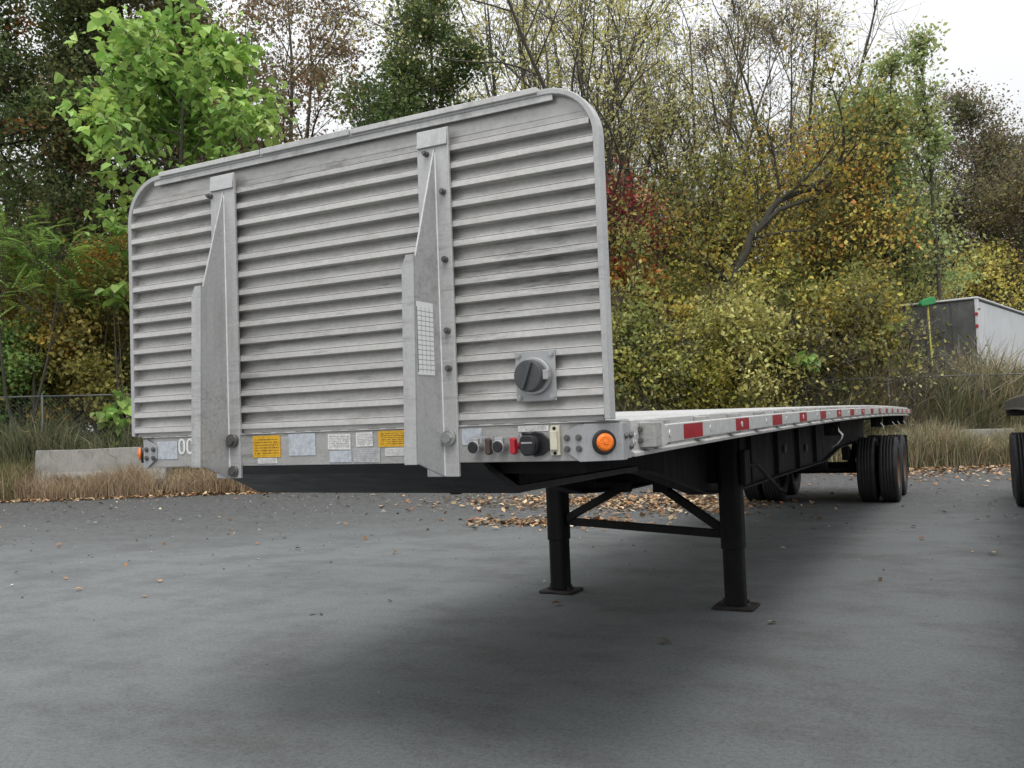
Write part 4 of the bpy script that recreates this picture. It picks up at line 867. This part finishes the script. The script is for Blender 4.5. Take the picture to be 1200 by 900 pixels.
# ------------------------------------------------------------------ barriers, fence, container, pole
def barrier(px0, px1, d, label, h=.86):
    a, b = bxy(px0, d), bxy(px1, d); mid = (a+b)/2; L = float(np.hypot(*(b-a))); z0 = min(gz(px0, d), gz(px1, d))-.06
    prof = [(-.30, 0), (.30, 0), (.30, .08), (.17, .33), (.095, h), (-.095, h), (-.17, .33), (-.30, .08)]; m_ = MB(); xs = np.linspace(-L/2, L/2, 9)
    m_.loft([[(x+.0, y+.006*math.sin(x*9+z*7), z+.008*math.sin(x*3)*(z > .5)) for y, z in prof] for x in xs]); o = m_.obj('concrete_barrier', 'concrete', None, .02)
    o.location = (mid[0], mid[1], z0); o.rotation_euler = (0, 0, -YAW); tag(o, label, 'barrier'); return o
barrier(42, 196, 23.25, 'grey concrete barrier standing in russet grass left of the bulkhead', .90)
barrier(1050, 1184, 23.55, 'concrete barrier almost hidden by tan grass between the trailers', .84)
fe = thing('chain_link_fence', (*bxy(600, 24.0), 0), 'chain link fence with a pale top rail running through the weeds', 'fence'); ftop = 2.16
ss_ = np.arange(-15, 16.1, 2.5); FT = [(*sdxy(s, 24.0), gzs(s, 24.0)) for s in ss_]
for p in FT:
    po = MB().cyl((p[0], p[1], p[2]-.1), (p[0], p[1], p[2]+ftop+.05), .03, .03, 8).obj('fence_post', 'galv', fe); MB().cyl((p[0], p[1], p[2]+ftop+.05), (p[0], p[1], p[2]+ftop+.09), .036, .015, 8).obj('post_cap', 'galv', po)
for a, b in zip(FT, FT[1:]): MB().cyl((a[0], a[1], a[2]+ftop), (b[0], b[1], b[2]+ftop), .021, .021, 8).obj('top_rail', 'galv', fe)
tb = Tubes(); st_ = .11
for sg in (1, -1):
    for s0 in np.arange(-15-ftop, 15+ftop, st_):
        pts = []
        for f in (0, 1):
            s = s0+(f if sg > 0 else 1-f)*ftop; zf = f*ftop; pts.append((s, zf))
        (sa, za), (sb, zb) = pts
        if min(sa, sb) < -15 or max(sa, sb) > 15: continue
        tb.add(np.array([(*sdxy(sa, 24.0+.006*sg), gzs(sa, 24)+za), (*sdxy(sb, 24.0+.006*sg), gzs(sb, 24)+zb)]), [.0028, .0028], 3)
o = tb.obj('wire_mesh', 'galv', fe); o['kind'] = 'stuff'

def container():
    d = 25.9; c = bxy(1150, d); z0 = gz(1150, d); zt = zat(1150, 347, d); h = zt-z0
    ro = thing('box_container', (c[0], c[1], z0), 'old box container with a grey end and a white side behind the reeds', 'container')
    A = math.radians(50); rt = RG*math.cos(A)+FG*math.sin(A); lf = -RG*math.sin(A*1.3)+FG*math.cos(A*1.3); lf = np.array((-rt[1], rt[0]))   # rt along the white side, lf along the grey end
    Wd, Ln = 2.9, 8.5; W3 = lambda a, b, z: (c[0]+rt[0]*a+lf[0]*b, c[1]+rt[1]*a+lf[1]*b, z0+z)
    body = MB(); body.loft([[W3(0.02, .02, z), W3(Ln, .02, z), W3(Ln, Wd-.02, z), W3(.02, Wd-.02, z)] for z in (.55, h-.06)]); body.obj('body', 'box_grey', ro)
    for i in range(4):
        a = i*Wd/4; MB().loft([[W3(-.005, a+.03, z), W3(.018, a+.03, z), W3(.018, a+Wd/4-.03, z), W3(-.005, a+Wd/4-.03, z)] for z in (.6, h-.12)]).obj('end_panel', 'box_grey', ro, .006)
    for i in range(7):
        a = .12+i*(Ln-.12)/7; MB().loft([[W3(a, -.004, z), W3(a+(Ln-.12)/7-.012, -.004, z), W3(a+(Ln-.12)/7-.012, .018, z), W3(a, .018, z)] for z in (.6, h-.12)]).obj('side_panel', 'box_white', ro, .003)
    MB().loft([[W3(-.03, -.03, z), W3(.11, -.03, z), W3(.11, .06, z), W3(-.03, .06, z)] for z in (.5, h-.02)]).obj('corner_post', 'box_white', ro, .01)
    MB().loft([[W3(-.03, Wd-.06, z), W3(.08, Wd-.06, z), W3(.08, Wd+.03, z), W3(-.03, Wd+.03, z)] for z in (.5, h-.02)]).obj('corner_post', 'box_grey', ro, .01)
    MB().loft([[W3(-.05, -.05, z), W3(Ln, -.05, z), W3(Ln, Wd+.05, z), W3(-.05, Wd+.05, z)] for z in (h-.06, h)]).obj('roof', 'box_white', ro, .02)
    for z in (h-.5, h-.85): MB().cyl(W3(-.05, .02, z), W3(-.031, .02, z), .05, .05, 12).obj('red_lamp', 'red_lens', ro)
    lad = MB(); 
    for b in (Wd-.95, Wd-.45): lad.bar(W3(-.07, b, .7), W3(-.07, b, h-.45), .04, .04, (rt[0], rt[1], 0))
    lad = lad.obj('ladder', 'dark_alu', ro)
    for z in np.arange(.9, h-.5, .34): MB().bar(W3(-.07, Wd-.94, z), W3(-.07, Wd-.46, z), .03, .03).obj('rung', 'dark_alu', lad)
    for a in (.8, Ln-.8):
        for b in (.5, Wd-.5): MB().loft([[W3(a-.2, b-.2, z), W3(a+.2, b-.2, z), W3(a+.2, b+.2, z), W3(a-.2, b+.2, z)] for z in (-.3, .545)]).obj('support_block', 'concrete', ro)
container()
def pole():
    d = 24.9; x, y = bxy(1095, d); z0 = gz(1095, d); zt = zat(1092, 358, d); tx, ty = bxy(1092, d)
    ro = thing('yellow_pole', (x, y, z0), 'upright yellow pole with a green head in front of the grey container', 'pole')
    MB().tube([(x, y, z0-.1), ((x+tx)/2+.01, (y+ty)/2, (z0+zt)/2), (tx, ty, zt+.05)], .024, 10).obj('shaft', 'yellow_plastic', ro)
    hd = MB(); hd.loft([[(tx+RG[0]*a+FG[0]*f, ty+RG[1]*a+FG[1]*f, zt+b+.06*a) for a, b in ((-.19, -.01), (.17, .03), (.21, .14), (.10, .24), (-.02, .21), (-.17, .17), (-.22, .08))] for f in (-.10, -.05, .05, .10)]); hd.obj('head', 'green_plastic', ro, .02)
pole()
